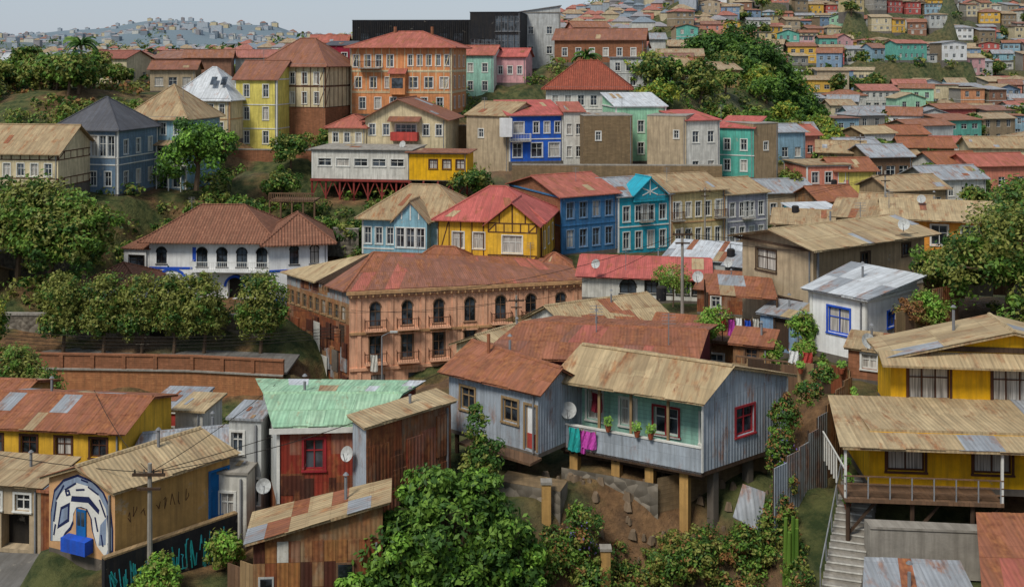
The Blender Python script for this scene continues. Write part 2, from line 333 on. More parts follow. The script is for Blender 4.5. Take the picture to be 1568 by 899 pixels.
def house(name,fl,fr,d,z0,z1,wall,rf,F=(),R=(),Lf=(),side=None,left=None,quad=None,frm='frame',rail='dark',bands=(),trim=None,gz=None,found=3,fm='dkconc',tim=None,tz=None,patches=1,fin=True,rt=.5,hz=False,pm=None):
    g=G(name); g.hz=hz; q=quad or rect(fl,fr,d); side=side or wall; left=left or side; W=[wall,side,side,left]
    ops=[F,R,(),Lf]; FL=[]
    for i in range(4): FL.append(facade(g,q[i],q[(i+1)%4],z0,z1,W[i],ops[i],frm,rail))
    for i in range(4):
        f,l=FL[i]; g.face('foundation',fm,[g.fp(f,0,0,z0-found),g.fp(f,l,0,z0-found),g.fp(f,l,0,z0),g.fp(f,0,0,z0)])
    tm=trim or frm
    for i in (0,1,3):
        f,l=FL[i]
        if trim:
            g.fbox('trim',tm,f,0.0,.16,.003,.045,z0,z1-.21); g.fbox('trim',tm,f,l-.16,l,.003,.045,z0,z1-.21)
            g.fbox('trim',tm,f,-.05,l+.05,.004,.13,z1-.2,z1-.02)
        for b in bands: g.fbox('trim',tm,f,0,l,.005,.07,z0+b,z0+b+.14)
        if tim and i<2:
            for (a,b) in (tz or [(0,z1-z0)]): timber(g,f,l,z0+a,z0+b-.02,tim)
    kind,m,h,ov=rf
    roof(g,q,z1,kind,m,h,ov,rt,W,patches=0 if hz else patches,pm=pm)
    if not hz:
        f,l=FL[0]; g.fbox('gutter','metal',f,-.1,l+.1,.14,.24,z1-.14,z1-.05) if kind in('hip','flat') and ov>=.3 else None
        g.fbox('downpipe','metal',f,l-.3,l-.22,.02,.1,z0,z1-.2)
    if patches>1 and not hz:
        c=bil(q,random.uniform(.25,.75),.6); g.limb('flue_pipe','metal',c+(z1-.3,),c+(z1+h+random.uniform(.4,.8),),.07,.07,7); g.limb('flue_pipe','metal',c+(z1+h+.8,),c+(z1+h+.9,),.14,.05,7)
    for p in q: GP.append((p[0],p[1],(gz if gz is not None else z0)))
    c=bil(q,.5,.5); GP.append((c[0],c[1],(gz if gz is not None else z0)))
    g.q=q; g.FL=FL
    if fin: g.done()
    return g

# ------------------------------------------------------------ foliage
def leafmesh(name,C,Nrm,size,mi,mats,parent,loc):
    n=len(C); r=RNG.normal(size=(n,3)); a=np.cross(Nrm,r); a/=np.linalg.norm(a,axis=1)[:,None]+1e-9; b=np.cross(Nrm,a)
    s=(size*RNG.uniform(.55,1.35,n))[:,None]; C=C-np.array(loc)
    V=np.empty((n,4,3)); V[:,0]=C-a*s; V[:,1]=C-b*s*.5+Nrm*s*.15; V[:,2]=C+a*s; V[:,3]=C+b*s*.5+Nrm*s*.15
    me=bpy.data.meshes.new(name); me.vertices.add(4*n); me.vertices.foreach_set('co',V.reshape(-1))
    me.loops.add(4*n); me.loops.foreach_set('vertex_index',np.arange(4*n)); me.polygons.add(n)
    me.polygons.foreach_set('loop_start',np.arange(n)*4); me.polygons.foreach_set('loop_total',np.full(n,4)); 
    for m in mats: me.materials.append(M(m))
    me.polygons.foreach_set('material_index',mi); me.update(calc_edges=True)
    o=bpy.data.objects.new(name,me); o.parent=parent; scene.collection.objects.link(o)
def plant(name,blobs,n,size,mats=('leaf','leafd','leafb'),trunk=None,clump=.36,k=14,shell=.35,base=None):
    C=[];NN=[];MI=[]; vol=np.array([b[3]*b[5]+b[3]*b[4] for b in blobs]); vol=vol/vol.sum()
    def add(c,nn,mi): C.append(c); NN.append(nn/np.linalg.norm(nn,axis=1)[:,None]); MI.append(mi)
    for bi,b in enumerate(blobs):
        c0=np.array(b[:3]); r=np.array(b[3:6]); kk=max(3,int(k)); cnt=int(n*(1-shell)*vol[bi]/kk)+1
        for j in range(kk):
            d=RNG.normal(size=3); d/=np.linalg.norm(d); cc=c0+d*r*RNG.uniform(.5,1.05)
            cr=clump*RNG.uniform(.5,1.35)*r.mean()
            dd=RNG.normal(size=(cnt,3)); dd/=np.linalg.norm(dd,axis=1)[:,None]
            rad=RNG.uniform(.35,1.15,cnt)[:,None]
            add(cc+dd*rad*cr*np.array([1,1,.8]), dd+RNG.normal(size=(cnt,3))*.5+np.array([0,0,.35]), np.where(RNG.random(cnt)<.8,int(RNG.integers(len(mats))),RNG.integers(len(mats),size=cnt)))
        ns=int(n*shell*vol[bi]); ph=RNG.uniform(0,6,3)
        if ns>3:
            dd=RNG.normal(size=(ns,3)); dd/=np.linalg.norm(dd,axis=1)[:,None]; dd[:,2]=np.where(dd[:,2]<-.65,-dd[:,2],dd[:,2])
            bumpy=np.sin(dd[:,0]*7+ph[0])*np.sin(dd[:,1]*6+ph[1])*np.sin(dd[:,2]*7+ph[2])
            rad=(.72+.26*bumpy+RNG.normal(size=ns)*.09)[:,None]
            add(c0+dd*rad*r, dd+RNG.normal(size=(ns,3))*.5+np.array([0,0,.3]), (np.floor((bumpy+1)*.5*len(mats)*.999)).astype(int)%len(mats))
    C=np.concatenate(C);NN=np.concatenate(NN);MI=np.concatenate(MI)
    bl=blobs[0]; loc=base or (bl[0],bl[1],min(b[2]-b[5] for b in blobs))
    g=G(name)
    if trunk:
        zb,r=trunk; loc=(bl[0],bl[1],zb); top=bl[2]-bl[5]*.1
        p=(loc[0],loc[1],zb-.4); m=(loc[0]+r*.8,loc[1],(zb+top)/2); g.limb('trunk','bark',p,m,r,r*.75); g.limb('trunk','bark',m,(bl[0],bl[1],top),r*.75,r*.45)
        for b in blobs:
            for _ in range(3):
                d=RNG.normal(size=3); d/=np.linalg.norm(d); e=(b[0]+d[0]*b[3]*.6,b[1]+d[1]*b[4]*.6,b[2]+d[2]*b[5]*.4+b[5]*.1)
                g.limb('trunk','bark',(m[0],m[1],m[2]+random.uniform(0,.5)*(top-m[2])),e,r*.4,r*.1,5)
        e=g.done(loc)
    else:
        e=bpy.data.objects.new(name,None); e.location=loc; scene.collection.objects.link(e)
    leafmesh('foliage',C,NN,size,MI,mats,e,loc)
def palm(x,y,z,h,r):
    g=G('palm_tree'); g.limb('trunk','bark',(x,y,z),(x+.2,y,z+h),.25,.18)
    for i in range(34):
        a=random.uniform(0,6.28); el=random.uniform(.0,1.2); p=(x+.2,y,z+h)
        for k in range(6):
            t=k/6; e2=el-1.7*t; q=(p[0]+r/6*math.cos(a)*math.cos(e2),p[1]+r/6*math.sin(a)*math.cos(e2),p[2]+r/6*math.sin(e2))
            w=.25*(1-t*.6); sx,sy=-math.sin(a)*w,math.cos(a)*w
            g.face('fronds','leafd' if i%2 else 'leaf',[p,(p[0]+sx,p[1]+sy,p[2]-.25),(q[0]+sx,q[1]+sy,q[2]-.25),q]); g.face('fronds','leafd',[p,q,(q[0]-sx,q[1]-sy,q[2]-.25),(p[0]-sx,p[1]-sy,p[2]-.25)])
            p=q
    g.done((x,y,z))

# ============================================================ BUILDINGS
H=house
# ---- left upper row
H('half_timbered_house',(-64,126.5),(-54.3,125),8,44.6,48.9,'cream',('gx','rtan',2.8,.6),F=[(5,1.3,1.5,.9)],frm='frame',tim='brown',tz=[(0,1.1),(3.2,4.3)],gz=43.5)
H('blue_grey_house',(-58.3,133),(-49.4,131),9,43,51.3,'steel',('hip','rdark',3.6,.5),F=[(7,4.7,2.6,.95),(4,1.0,1.8,.9)],R=[(3,4.9,1.8,.9),(3,1,1.7,.9)],trim='frame',bands=[3.6,4.5],patches=0)
g=H('light_blue_house',(-52.2,141.5),(-43.5,139.5),9,42.5,52.3,'ltblue',('hip','rtan',4,.6),F=[(4,7.3,1.6,.85),(6,3.8,1.7,1.0),(4,.3,2.2,1.2,'n')],trim='frame',bands=[3.2,6.3],fin=False)
f,l=g.FL[0]; g.prism('porch_roof','rtan',[g.fp(f,-.3,1.7,48.6),g.fp(f,l+.3,1.7,48.6),g.fp(f,l+.3,0,49.1),g.fp(f,-.3,0,49.1)],.12)
for i in range(6): g.fbox('porch_posts','frame',f,l*i/5-.06,l*i/5+.06,1.3,1.42,42.4,48.5)
bal(g,f,0,l,45.7,1.5,'frame'); g.done()
g=H('cream_house',(-51,156),(-41.6,154),9,48,54.2,'cream',('hip','rwhite',4.4,.5),F=[(5,3.8,1.5,.8),(4,1,1.6,.9)],trim='browntrim',bands=[3.0],fin=False,patches=0)
for x,y in((-45,155.6),(-43.4,155.4)): g.prism('skylights','glass',[(x,y,56.2),(x+.9,y-.2,56.2),(x+.9,y+1,57.3),(x,y+1.2,57.3)],.1)
g.done()
H('yellow_house',(-42,158.5),(-35.3,157),8,46,57,'yellowl',('gx','rbrown',2.6,.4),F=[(2,8.2,1.9,.9),(2,4.8,1.9,.9),(2,1.2,1.9,.9)],trim='frame',bands=[3.4,7.0])
H('tudor_house',(-39.3,163),(-28.4,159),9,52.5,59.3,'cream',('hip','rbrown',3.8,.7),F=[(5,3.6,1.8,.9),(5,.6,1.8,.8)],frm='frame',tim='brown',tz=[(0,3.3),(3.3,6.6)],gz=48,found=6,fm='brick')
H('crimson_house',(-31.6,176),(-27.0,176),8,51,62.2,'crimson',('sb','rdark',.8,.2),F=[(2,8.4,1.6,.9),(2,5,1.6,.9),(2,1.5,1.6,.9)])
g=H('orange_half_timbered_house',(-25.5,165.3),(-9.4,163),12,51.3,62,'orange',('hip','rred',2.3,.9),F=[(4,7.4,1.9,1.0,'w',.0,.45),(5,7.6,1.7,.75,'w',.55,1.),(3,4.1,1.7,1.0,'w',0,.45),(3,4.1,1.7,1.3,'w',.55,1.),(6,.8,1.8,1.0)],R=[(3,7.4,1.8,.9),(3,4.1,1.8,.9),(3,.9,1.8,.9)],trim='cream',bands=[3.3,6.7],tim='cream',tz=[(3.5,6.7),(6.8,10.6)],fin=False)
f,l=g.FL[0]; bal(g,f,1.5,5,58.6,1.2,'brown'); g.prism('awning','rred',[g.fp(f,6.3,1.4,57.7),g.fp(f,9.2,1.4,57.7),g.fp(f,9.2,0,58.5),g.fp(f,6.3,0,58.5)],.1)
g.fbox('bay_window','orange',f,6.6,9,.01,1.,54.4,57.6); g.fbox('bay_window_glass','glass',f,6.9,8.7,1.0,1.03,55.4,57); 
for i in (1,3): g.limb('chimney','brick',(-22+i*3,170,63),(-22+i*3,170,65.2),.25,.25,6)
g.done()
# ---- black modern building and neighbours
g=H('black_modern_building',(-31,203),(-8,202),14,60,67.4,'black',('flat','rdark',0,.1),F=[(7,3.4,1.6,1.8,'sn')],frm='dark',fin=False,patches=0)
f,l=g.FL[0]
for i in range(60): g.fbox('cladding_fins','black',f,l*i/60,l*i/60+.12,.01,.14,60,67.3)
g.done()
H('glass_office_building',(-8,199),(1.6,198),14,57,68.8,'black',('flat','rdark',0,.1),F=[(2,1,2.2,3.5,'sn',.0,.5),(2,4.4,2.4,3.6,'sn',0,.5),(4,1,3,1.1,'sn',.5,1),(4,4.6,3,1.1,'sn',.5,1),(4,8.2,3,1.1,'sn',.5,1)],frm='metal',patches=0)
H('grey_apartment_house',(1.6,212),(9.8,212),10,58,69.5,'greywhite',('sl','rgrey',1.2,.3),F=[(2,7,1.5,1.1),(2,3,1.5,1.1)],trim='concrete')
H('pale_green_house',(-8.7,181),(-3.2,180),8,53.5,60.7,'cmint',('gx','rred',1.5,.4),F=[(2,4.2,1.5,.9),(2,1,1.6,.9)],side='offwhite')
H('pink_house',(-3.1,183),(2.4,182),7,55.8,60.4,'pink',('gx','rredb',1.3,.4),F=[(3,1.5,1.4,.8)])
H('old_brick_house',(8,197),(24.5,194),10,59.3,63.6,'brick',('gx','rbrown',2.,.5),F=[(6,1.2,1.5,.9)])
H('white_terrace_house',(17.5,187),(28,185),9,54.6,60.2,'greywhite',('flat','rgrey',0,.3),F=[(5,3.2,1.5,.9),(4,.6,1.5,1.)],bands=[2.8])
H('tiled_roof_house',(5.4,166.5),(18.5,165),10,51,55.6,'offwhite',('hip','tiler',4,.7),F=[(6,1.6,1.6,1.0)],bands=[1.0],R=[(3,1.6,1.6,.9)],patches=0)
# ---- middle upper row
H('beige_warehouse',(-6.6,151.5),(-.5,148.2),10,43.5,51.9,'beige',('gx','rtan',1.6,.3),F=[(1,5.2,1.2,.8,'w',.2,.5)],found=4)
g=H('blue_house',(-.4,148.2),(7.3,149.8),9,45.4,52,'blue',('sb','rredb',1.6,.5),F=[(1,4,1.6,1.5,'w',.0,.35),(3,4,1.6,.8,'w',.4,1.),(1,.6,2,1.3,'w',0,.3),(2,.6,2.,1.6,'w',.35,1.)],trim='frame',bands=[3.1],fin=False)
f,l=g.FL[0]; g.fbox('white_box','white',f,-1.4,.2,.02,1.2,49,51.6); bal(g,f,0,3,48.4,1.,'frame'); g.done()
H('white_narrow_house',(7.4,149.2),(10.3,149.4),8,44.8,52.4,'offwhite',('sb','rred',1,.3),F=[(2,4.4,1.5,.7),(2,1.2,1.5,.7)])
H('masonry_house',(10,146),(16.9,146.6),8,43.6,52,'masonry',('flat','concrete',0,.05),F=[(1,5,1.2,.7,'w',.1,.5)],found=3,fm='masonry')
H('mint_green_house',(15.2,153),(22.7,154),9,45,53,'mint',('sb','rwhite',1.6,.3),F=[(3,4.2,1.7,.9),(3,1,1.7,.9)],trim='frame')
H('concrete_block_house',(19.2,148.5),(24.4,146.5),8,42.8,51.9,'beige',('flat','concrete',0,.05),F=[(1,6,1.1,.7,'w',.6,.9)],found=3)
H('white_town_house',(24.5,146.6),(29.5,148.4),8,42.8,51.3,'offwhite',('sb','rredb',1.,.3),F=[(2,5.4,1.6,1.),(2,1.2,1.6,1.)])
H('teal_house',(29.9,152.2),(34.7,150),8,43,50,'teal',('sb','rredb',1.2,.3),F=[(2,3.8,1.6,.9),(2,.8,1.6,.9)],bands=[3])
H('tan_stucco_house',(34.7,150.1),(38.8,152.4),8,41.8,50.6,'tan',('flat','concrete',0,.05),F=[(1,5,1.2,.8)])
g=G('masonry_retaining_wall'); 
q=[(0,143.2),(28.6,142.2),(28.7,142.9),(0,143.9)]
facade(g,q[0],q[1],40.5,45.4,'masonry'); facade(g,q[1],q[2],40.5,45.4,'masonry'); facade(g,q[3],q[0],40.5,45.4,'masonry'); g.prism('coping','concrete',[p+(45.55,) for p in q],.15); g.done()
for p in q: GP.append((p[0],p[1]-1,39.5))
# ---- cream gabled house and white stilt house
g=H('cream_gabled_house',(-21,149.5),(-9.4,147.5),9,46.5,51.5,'cream',('gy','rbrown',2.7,.7),F=[(2,2.6,1.6,.9,'w',0,.35),(1,2.4,1.8,3,'n',.36,.66),(2,2.6,1.6,.9,'w',.68,1)],rt=.42,fin=False,gz=45)
f,l=g.FL[0]; g.fbox('red_balcony','redp',f,4,7.9,.02,1.,48.4,49.6); g.prism('awning','rbrown',[g.fp(f,3.6,1.3,51.2),g.fp(f,8.3,1.3,51.2),g.fp(f,8.3,0,51.8),g.fp(f,3.6,0,51.8)],.1); g.done()
H('cream_annex_house',(-26.4,150.2),(-20.9,149.2),7,46,50.3,'cream',('hip','rred',1.4,.5),F=[(3,2,1.4,.8)],gz=45)
g=H('white_stilt_house',(-27,141),(-13.5,139),8,43.9,47.8,'offwhite',('flat','concrete',0,.35),F=[(5,1.7,1.0,1.8)],trim='frame',gz=41.2,found=.1,fin=False)
f,l=g.FL[0]
for i in range(8):
    x=l*i/7; g.bar('stilts','redwood',f,x,40.8,x,43.8,.22,-.2,.05)
    if i<7: g.bar('braces','redwood',f,x,41.4,x+l/14,43.7,.14,-.1,.02); g.bar('braces','redwood',f,x+l/7,41.4,x+l/14,43.7,.14,-.12,0)
g.fbox('red_beam','redwood',f,-.2,l+.2,.01,.2,43.55,43.85); g.done()
g=H('yellow_annex',(-13.6,138.2),(-5.9,137.2),5,44,47.6,'yellowp',('flat','rbrown',0,.5),F=[(3,1.5,1.2,1.1,'c',.3,1)],frm='brown',gz=41.2,found=.1,fin=False)
f,l=g.FL[0]
for i in range(5): x=l*i/4; g.bar('stilts','redwood',f,x,40.5,x,43.9,.2,-.2,.05)
for i in range(4): x=l*i/4; g.bar('braces','redwood',f,x,41.4,x+l/4,43.7,.13,-.1,.02)
g.done()
g=G('wooden_deck'); F0,L0=frame((-30.8,132.5),(-25,132)); g.fbox('deck','wood',F0,0,L0,-3,0,41.9,42.1); g.fbox('railing','wood',F0,0,L0,0,.08,42.9,43.05)
for i in range(22): g.fbox('railing','wood',F0,L0*i/21-.05,L0*i/21+.05,0,.06,42.1,42.9)
for i in range(5): g.fbox('posts','wood',F0,L0*i/4-.1,L0*i/4+.1,-.3,-.1,39,41.9)
g.done()
# ---- colourful row
g=H('light_blue_villa',(-17.4,121.4),(-5.3,118.8),9,37.4,41.9,'skyblue',('hip','rtan',3.0,.7),F=[(3,1.2,1.9,.8,'w',0,.33),(2,1.3,1.7,.9,'w',.7,1)],trim='frame',bands=[.6],fin=False,gz=37)
f,l=g.FL[0]; q2=[g.fp(f,4.4,1.6,0)[:2],g.fp(f,8.3,1.6,0)[:2],g.fp(f,8.3,-1.5,0)[:2],g.fp(f,4.4,-1.5,0)[:2]]
facade(g,q2[0],q2[1],37.4,41.7,'skyblue',[(3,1.2,2.2,.95)]); facade(g,q2[1],q2[2],37.4,41.7,'skyblue'); facade(g,q2[3],q2[0],37.4,41.7,'skyblue')
roof(g,q2,41.7,'gy','rtan',2.1,.35,.5,['skyblue']*4)
ff,_=frame(q2[0],q2[1]); 
for a in((0,41.7,1.95,43.7),(3.9,41.7,1.95,43.7),(1.95,41.7,1.95,43.7),(.9,41.8,.95,42.6),(2.95,41.8,2.95,42.6)): g.bar('gable_trim','frame',ff,*a,.14,.003,.05)
g.done()
g=H('yellow_half_timbered_house',(-8.4,118.2),(3.3,116),10,37.2,42.1,'yellow',('hip','rredb',2.9,.6),F=[(2,1.5,1.8,1.3,'c',.1,.5)],R=[(3,1.5,1.8,.9)],frm='frame',tim='brown',tz=[(0,4.8)],fin=False,gz=37)
f,l=g.FL[0]; q2=[g.fp(f,6.2,2,0)[:2],g.fp(f,11.7,2,0)[:2],g.fp(f,11.7,-3,0)[:2],g.fp(f,6.2,-3,0)[:2]]
facade(g,q2[0],q2[1],37.2,42.0,'yellow',[(1,1.5,1.9,2.2,'c')]); facade(g,q2[1],q2[2],37.2,42.0,'yellow'); facade(g,q2[3],q2[0],37.2,42.0,'yellow')
roof(g,q2,42.0,'gy','rredb',2.2,.5,.5,['yellow']*4); ff,lf=frame(q2[0],q2[1]); timber(g,ff,lf,37.2,38.5,'brown',1.1); timber(g,ff,lf,40.9,42.0,'brown',.9)
for a in((0,42.,2.75,44.1),(5.5,42.,2.75,44.1),(2.75,42.,2.75,44),(1.3,42.,1.3,43),(4.2,42.,4.2,43)): g.bar('gable_trim','brown',ff,*a,.14,.003,.05)
g.done()
for fl,fr,z1,nm,wm in (((-10.4,115.4),(-5.2,114.4),38.6,'porch_shed','offwhite'),((3,113.2),(6.3,113.2),38.2,'cream_porch_shed','cream2')):
    H(nm,fl,fr,3,36,z1-.6,wm,('hip','rrust',1.0,.4),F=[(2,.6,1.2,.8)])
H('blue_wooden_house',None,None,0,36.6,43.5,'bluew',('gx','rred',1.7,.5),quad=[(5.9,125),(13,129),(6.8,142),(-.3,138)],left='brick',F=[(4,4.2,1.9,1.0,'w'),(4,.7,2.1,1.0,'w')],frm='cblue',trim='bluew',bands=[3.3],rail='bluew')
H('turquoise_house',(13.1,129),(20.1,132.3),10,35.8,43,'turq',('gx','rgrey',1.6,.4),F=[(4,4.0,1.9,.95),(1,4,2,1.0,'b',.4,.6),(4,.6,2.1,.9)],trim='frame',bands=[3.3])
g=G('turquoise_dormer'); q2=rect((15.2,129.5),(19.3,131.5),3); facade(g,q2[0],q2[1],42.2,43.2,'turq'); facade(g,q2[1],q2[2],42.2,43.2,'turq');facade(g,q2[3],q2[0],42.2,43.2,'turq'); roof(g,q2,43.2,'gy','turq',1.9,.3,.5,['turq']*4); ff,lf=frame(q2[0],q2[1])
for a in((0,43.2,lf/2,45.1),(lf,43.2,lf/2,45.1),(lf/2,43,lf/2,44.9),(lf*.25,43,lf*.75,43.9),(lf*.75,43,lf*.25,43.9)): g.bar('trim','frame',ff,*a,.12,.003,.05)
g.done()
H('cream_wooden_house',(20.2,132.4),(27.6,135.6),10,35.6,43.2,'cream2',('gx','rtan',1.5,.5),F=[(5,4.2,1.9,.8),(1,4,2.2,1,'b',.0,.2),(1,4,2.2,1,'b',.8,1.),(5,.7,2.0,.8)],trim='browntrim',bands=[3.5],rail='brown')
H('lilac_grey_house',(27.8,135.7),(33.9,138.7),9,35.4,42.4,'lilac',('gx','rtan',1.4,.4),F=[(4,4.,1.8,.8),(1,3.8,2.1,1,'b',.3,.7),(4,.7,1.9,.8)],trim='frame',bands=[3.3],rail='frame')
H('beige_house',(35.2,145),(42.6,146.5),8,35.8,41.4,'beige',('gx','rgrey',1.3,.4),F=[(4,2.6,1.5,.9)],trim='concrete')
H('orange_red_house',(42.6,151),(49.2,152),8,40.4,44.6,'salmon',('flat','rtan',0,.3),F=[(3,1.6,1.6,1.)],trim='frame')
H('cyan_shed',(33.4,118),(38.5,119),6,39.8,42.2,'cyan',('sb','rwhite',.6,.3),F=[(2,.8,1.1,.8)])
H('beige_roof_workshop',(29.3,116),(39,113),7,38,41.8,'tan',('gx','rtan',1.0,.5),F=[(4,1.2,1.4,1.)],patches=2)
H('orange_workshop',(34.6,95.5),(42.5,93),8,42.2,45.6,'orangey',('gx','rbeige',1.0,.8),F=[(3,1.,1.8,1.4,'n')],patches=3)
H('tan_roof_house',(31,100),(36,97.5),9,41.5,45,'tan',('gx','rtan',1.0,.6),F=[(3,1.,1.6,1.)],patches=3)
# ---- white villa
g=H('white_arched_villa',(-41.3,119),(-27.2,118.3),9,32.8,39.8,'white',('hip','tile',2.9,1.0),F=[(1,3.9,1.9,1.2,'a',.02,.18),(4,3.6,2.2,1.25,'a',.35,1.),(2,0,2.8,1.9,'ao',.62,.98)],frm='dark',fin=False,gz=33,patches=0)
f,l=g.FL[0]; bal(g,f,5.2,l,36.2,1.4,'frame',slab='white'); g.fbox('blue_band','bluetrim',f,0,5,.004,.05,36.1,36.35)
for i in range(10):
    a0,a1=math.pi*i/10,math.pi*(i+1)/10
    for cx,r in((2.6,1.9),(9.9,1.15),(12.4,1.15)): g.bar('blue_arch_trim','bluetrim',f,cx+r*math.cos(a0),34.2+r*math.sin(a0),cx+r*math.cos(a1),34.2+r*math.sin(a1),.28,.006,.07)
for i in (0,4): g.fbox('blue_panels','bluetrim',f,5.0+i*2.2,5.4+i*2.2,.003,.05,37,38.6)
g.done()
g=H('villa_wing',(-27.2,117),(-20.9,118.4),8,32.6,39.8,'white',('hip','tile',2.2,1.0),F=[(2,4.3,2.1,1.0,'a',.25,.95)],frm='dark',bands=[],fin=False,patches=0); f,l=g.FL[0]; g.fbox('blue_band','bluetrim',f,0,l,.004,.05,36.1,36.35); g.fbox('blue_base','bluetrim',f,0,l,.004,.05,32.7,33.3); g.done()
H('villa_side_house',(-44.5,119.8),(-41.4,119.2),7,33,38.3,'white',('sb','tile',.6,.3),F=[(1,3.2,1.3,1.8)],frm='dark',patches=0)
H('villa_garage',(-46.6,113.6),(-40.4,113),6,33,35.7,'white',('hip','tile',1.5,.5),F=[(2,.8,1,.9)],patches=0)
# ---- apartment building (peach)
g=G('peach_apartment_building'); A,B,C,D=(-24.4,113.3),(-16.2,104),(7.6,109.6),(3.5,121)
zb,zt=25.3,36.9
f,l=facade(g,B,C,zb,zt,'peach',[(7,7.9,2.5,1.15,'a'),(7,4.6,2.4,1.15),(6,.5,2.6,1.4,'s')],'wood')
facade(g,C,D,zb,zt,'peach'); facade(g,D,A,zb,zt,'tan'); f2,l2=facade(g,A,B,zb,zt-3.4,'crust',(),'dark'); facade(g,A,B,zt-3.4,zt-1.3,'crustl',[(9,.25,1.4,.75,'s')],'woodl'); facade(g,A,B,zt-1.3,zt,'cgrey2')
g.panels(f2,l2,zb,zt-3.5,['rustdk','rustdk','crustl','rustdk','cgrey2','crust','dkconc','woodd'],60)
g.panels(f2,l2,zt-1.25,zt-.1,['crust','cgrey2','rustdk','crustl'],10,hr=(.5,1.1))
g.fbox('white_panel','offwhite',f2,6,7.2,.24,.27,29.4,32.8); g.fbox('white_panel','offwhite',f2,7.2,8.6,.24,.27,26.8,29.6)
for i,xx in enumerate([1,3,5,7,9,11,13]):
    x=l*(.04+.92*xx/14)
    if i!=3: bal(g,f,x-1.1,x+1.1,zb+7.75,1.0,'brown',slab='peach')
    if i in(0,1,2,4,5): bal(g,f,x-1.1,x+1.1,zb+4.45,1.0,'brown',slab='peach')
    for dx in(-.8,.65): g.fbox('balcony_brackets','browntrim',f,x+dx,x+dx+.15,.01,.7,zb+7.3,zb+7.58)
    g.fbox('window_hoods','peach',f,x-.85,x+.85,.01,.22,zb+7.05,zb+7.19)
g.fbox('cornice','browntrim',f,-.3,l+.3,.01,.5,zt-.35,zt-.02); g.fbox('cornice','peach',f,-.1,l+.1,.01,.25,zt-.65,zt-.36)
g.fbox('string_course','browntrim',f,0,l,.01,.18,zb+7.2,zb+7.45); g.fbox('string_course','peach',f,0,l,.01,.18,zb+3.6,zb+3.9)
for i in range(34): g.fbox('brackets','browntrim',f,l*i/34+.1,l*i/34+.25,.26,.45,zt-.65,zt-.36)
for xx in (0,2,4,6,8,10,12,14): x=min(max(l*(.04+.92*xx/14),.2),l-.2); g.fbox('pilasters','peach',f,x-.2,x+.2,.005,.1,zb,zt-.66)
def off(P,c=(-7.4,112),k=1.045): return (c[0]+(P[0]-c[0])*k,c[1]+(P[1]-c[1])*k)
a,b,c,d=[off(p)+(zt+.05,) for p in (A,B,C,D)]; R1=(-14.6,110.2,39.6); R2=(5,115,37.9)
g.prism('roof','rbrown',[b,c,R2,R1],.15); g.prism('roof','rbrown',[c,d,R2],.15); g.prism('roof','rbrown',[d,a,R1,R2],.15)
sheets(g,[b,c,R2,R1],'rbrown',['rrust','rred','rrust'],.2)
g.prism('roof','rbrown',[lp(b,a,.0),lp(b,a,.3),R1],.15); g.prism('collapsed_roof','rbeige',[lp(b,a,.45),a,R1],.15)
for t in(.3,.34,.38,.42): g.limb('rafters','woodd',lp(b,a,t),R1,.12,.12,5)
for p,q in((R1,R2),(b,R1),(c,R2)): g.limb('ridge_caps','rrust',p,q,.14,.14,6)
g.done()
for p in(A,B,C,D): GP.append(p+(25.3,))
GP+= [(-8,112,25.3),(-14,100,25),(-4,100,25.5),(6,103,28)]
# ---- middle roofs
H('red_roof_white_house',(6.8,101.5),(18.5,99.5),8,36.9,39,'offwhite',('gx','rredb',1.1,.5),F=[(1,.5,1.4,1.6,'a',.3,.45),(4,.6,1.2,1.1,'w',.5,1)],frm='dark',patches=2)
H('white_roof_shed',(15.8,108),(24,105),8,37.6,39.4,'greywhite',('sb','rwhite',.5,.3),F=[(3,.5,1,.8)],patches=4)
H('grey_roof_shed',(21,103),(26.5,100),7,37.6,39.6,'concrete',('gx','rgrey',.7,.3),F=[(2,.5,1,.8)],patches=4)
H('rust_roof_shed',(17,96),(23,94),6,36.8,38.8,'crust',('sb','rrust',.5,.3),F=[(2,.5,1,.8)],patches=3)
H('white_gabled_shed',None,None,0,37.6,40.1,'offwhite',('gy','rbeige',1.1,.4),quad=[(1.3,80.5),(4.3,77.8),(11.9,80.6),(9,86)],side='crustl',F=[(1,.6,1.3,1.1)],R=[(3,.5,1,1)],patches=9,pm=['rrust','rred','rrust','rtan'])
H('beige_gabled_shed',(-3.9,73.5),(-.6,70.5),5,37.5,40,'cream',('gy','rbeige',.9,.4),F=[(1,.9,1,.8)],R=[(2,.8,1,.8)],patches=2)
H('dark_red_house',None,None,0,39.5,43.1,'cdkred',('gx','rrust',.7,.4),quad=[(-1.2,59.5),(9.8,58),(12.5,66),(3.2,68)],F=[(3,1.8,1.2,.9)],left='cdkred',patches=6,pm=['rred','rrust','rbrown'])
H('corrugated_rust_house',(9.5,70.5),(15,68.5),6,38.5,41.3,'crustl',('gx','rrust',.7,.4),F=[(2,.8,1.2,.9)],patches=5)
H('tin_roof_cabin',(-.5,67.5),(3.2,66),4,38.8,41,'cgrey2',('sb','rtan',.5,.3),F=[(1,.8,1,.8)],patches=4)
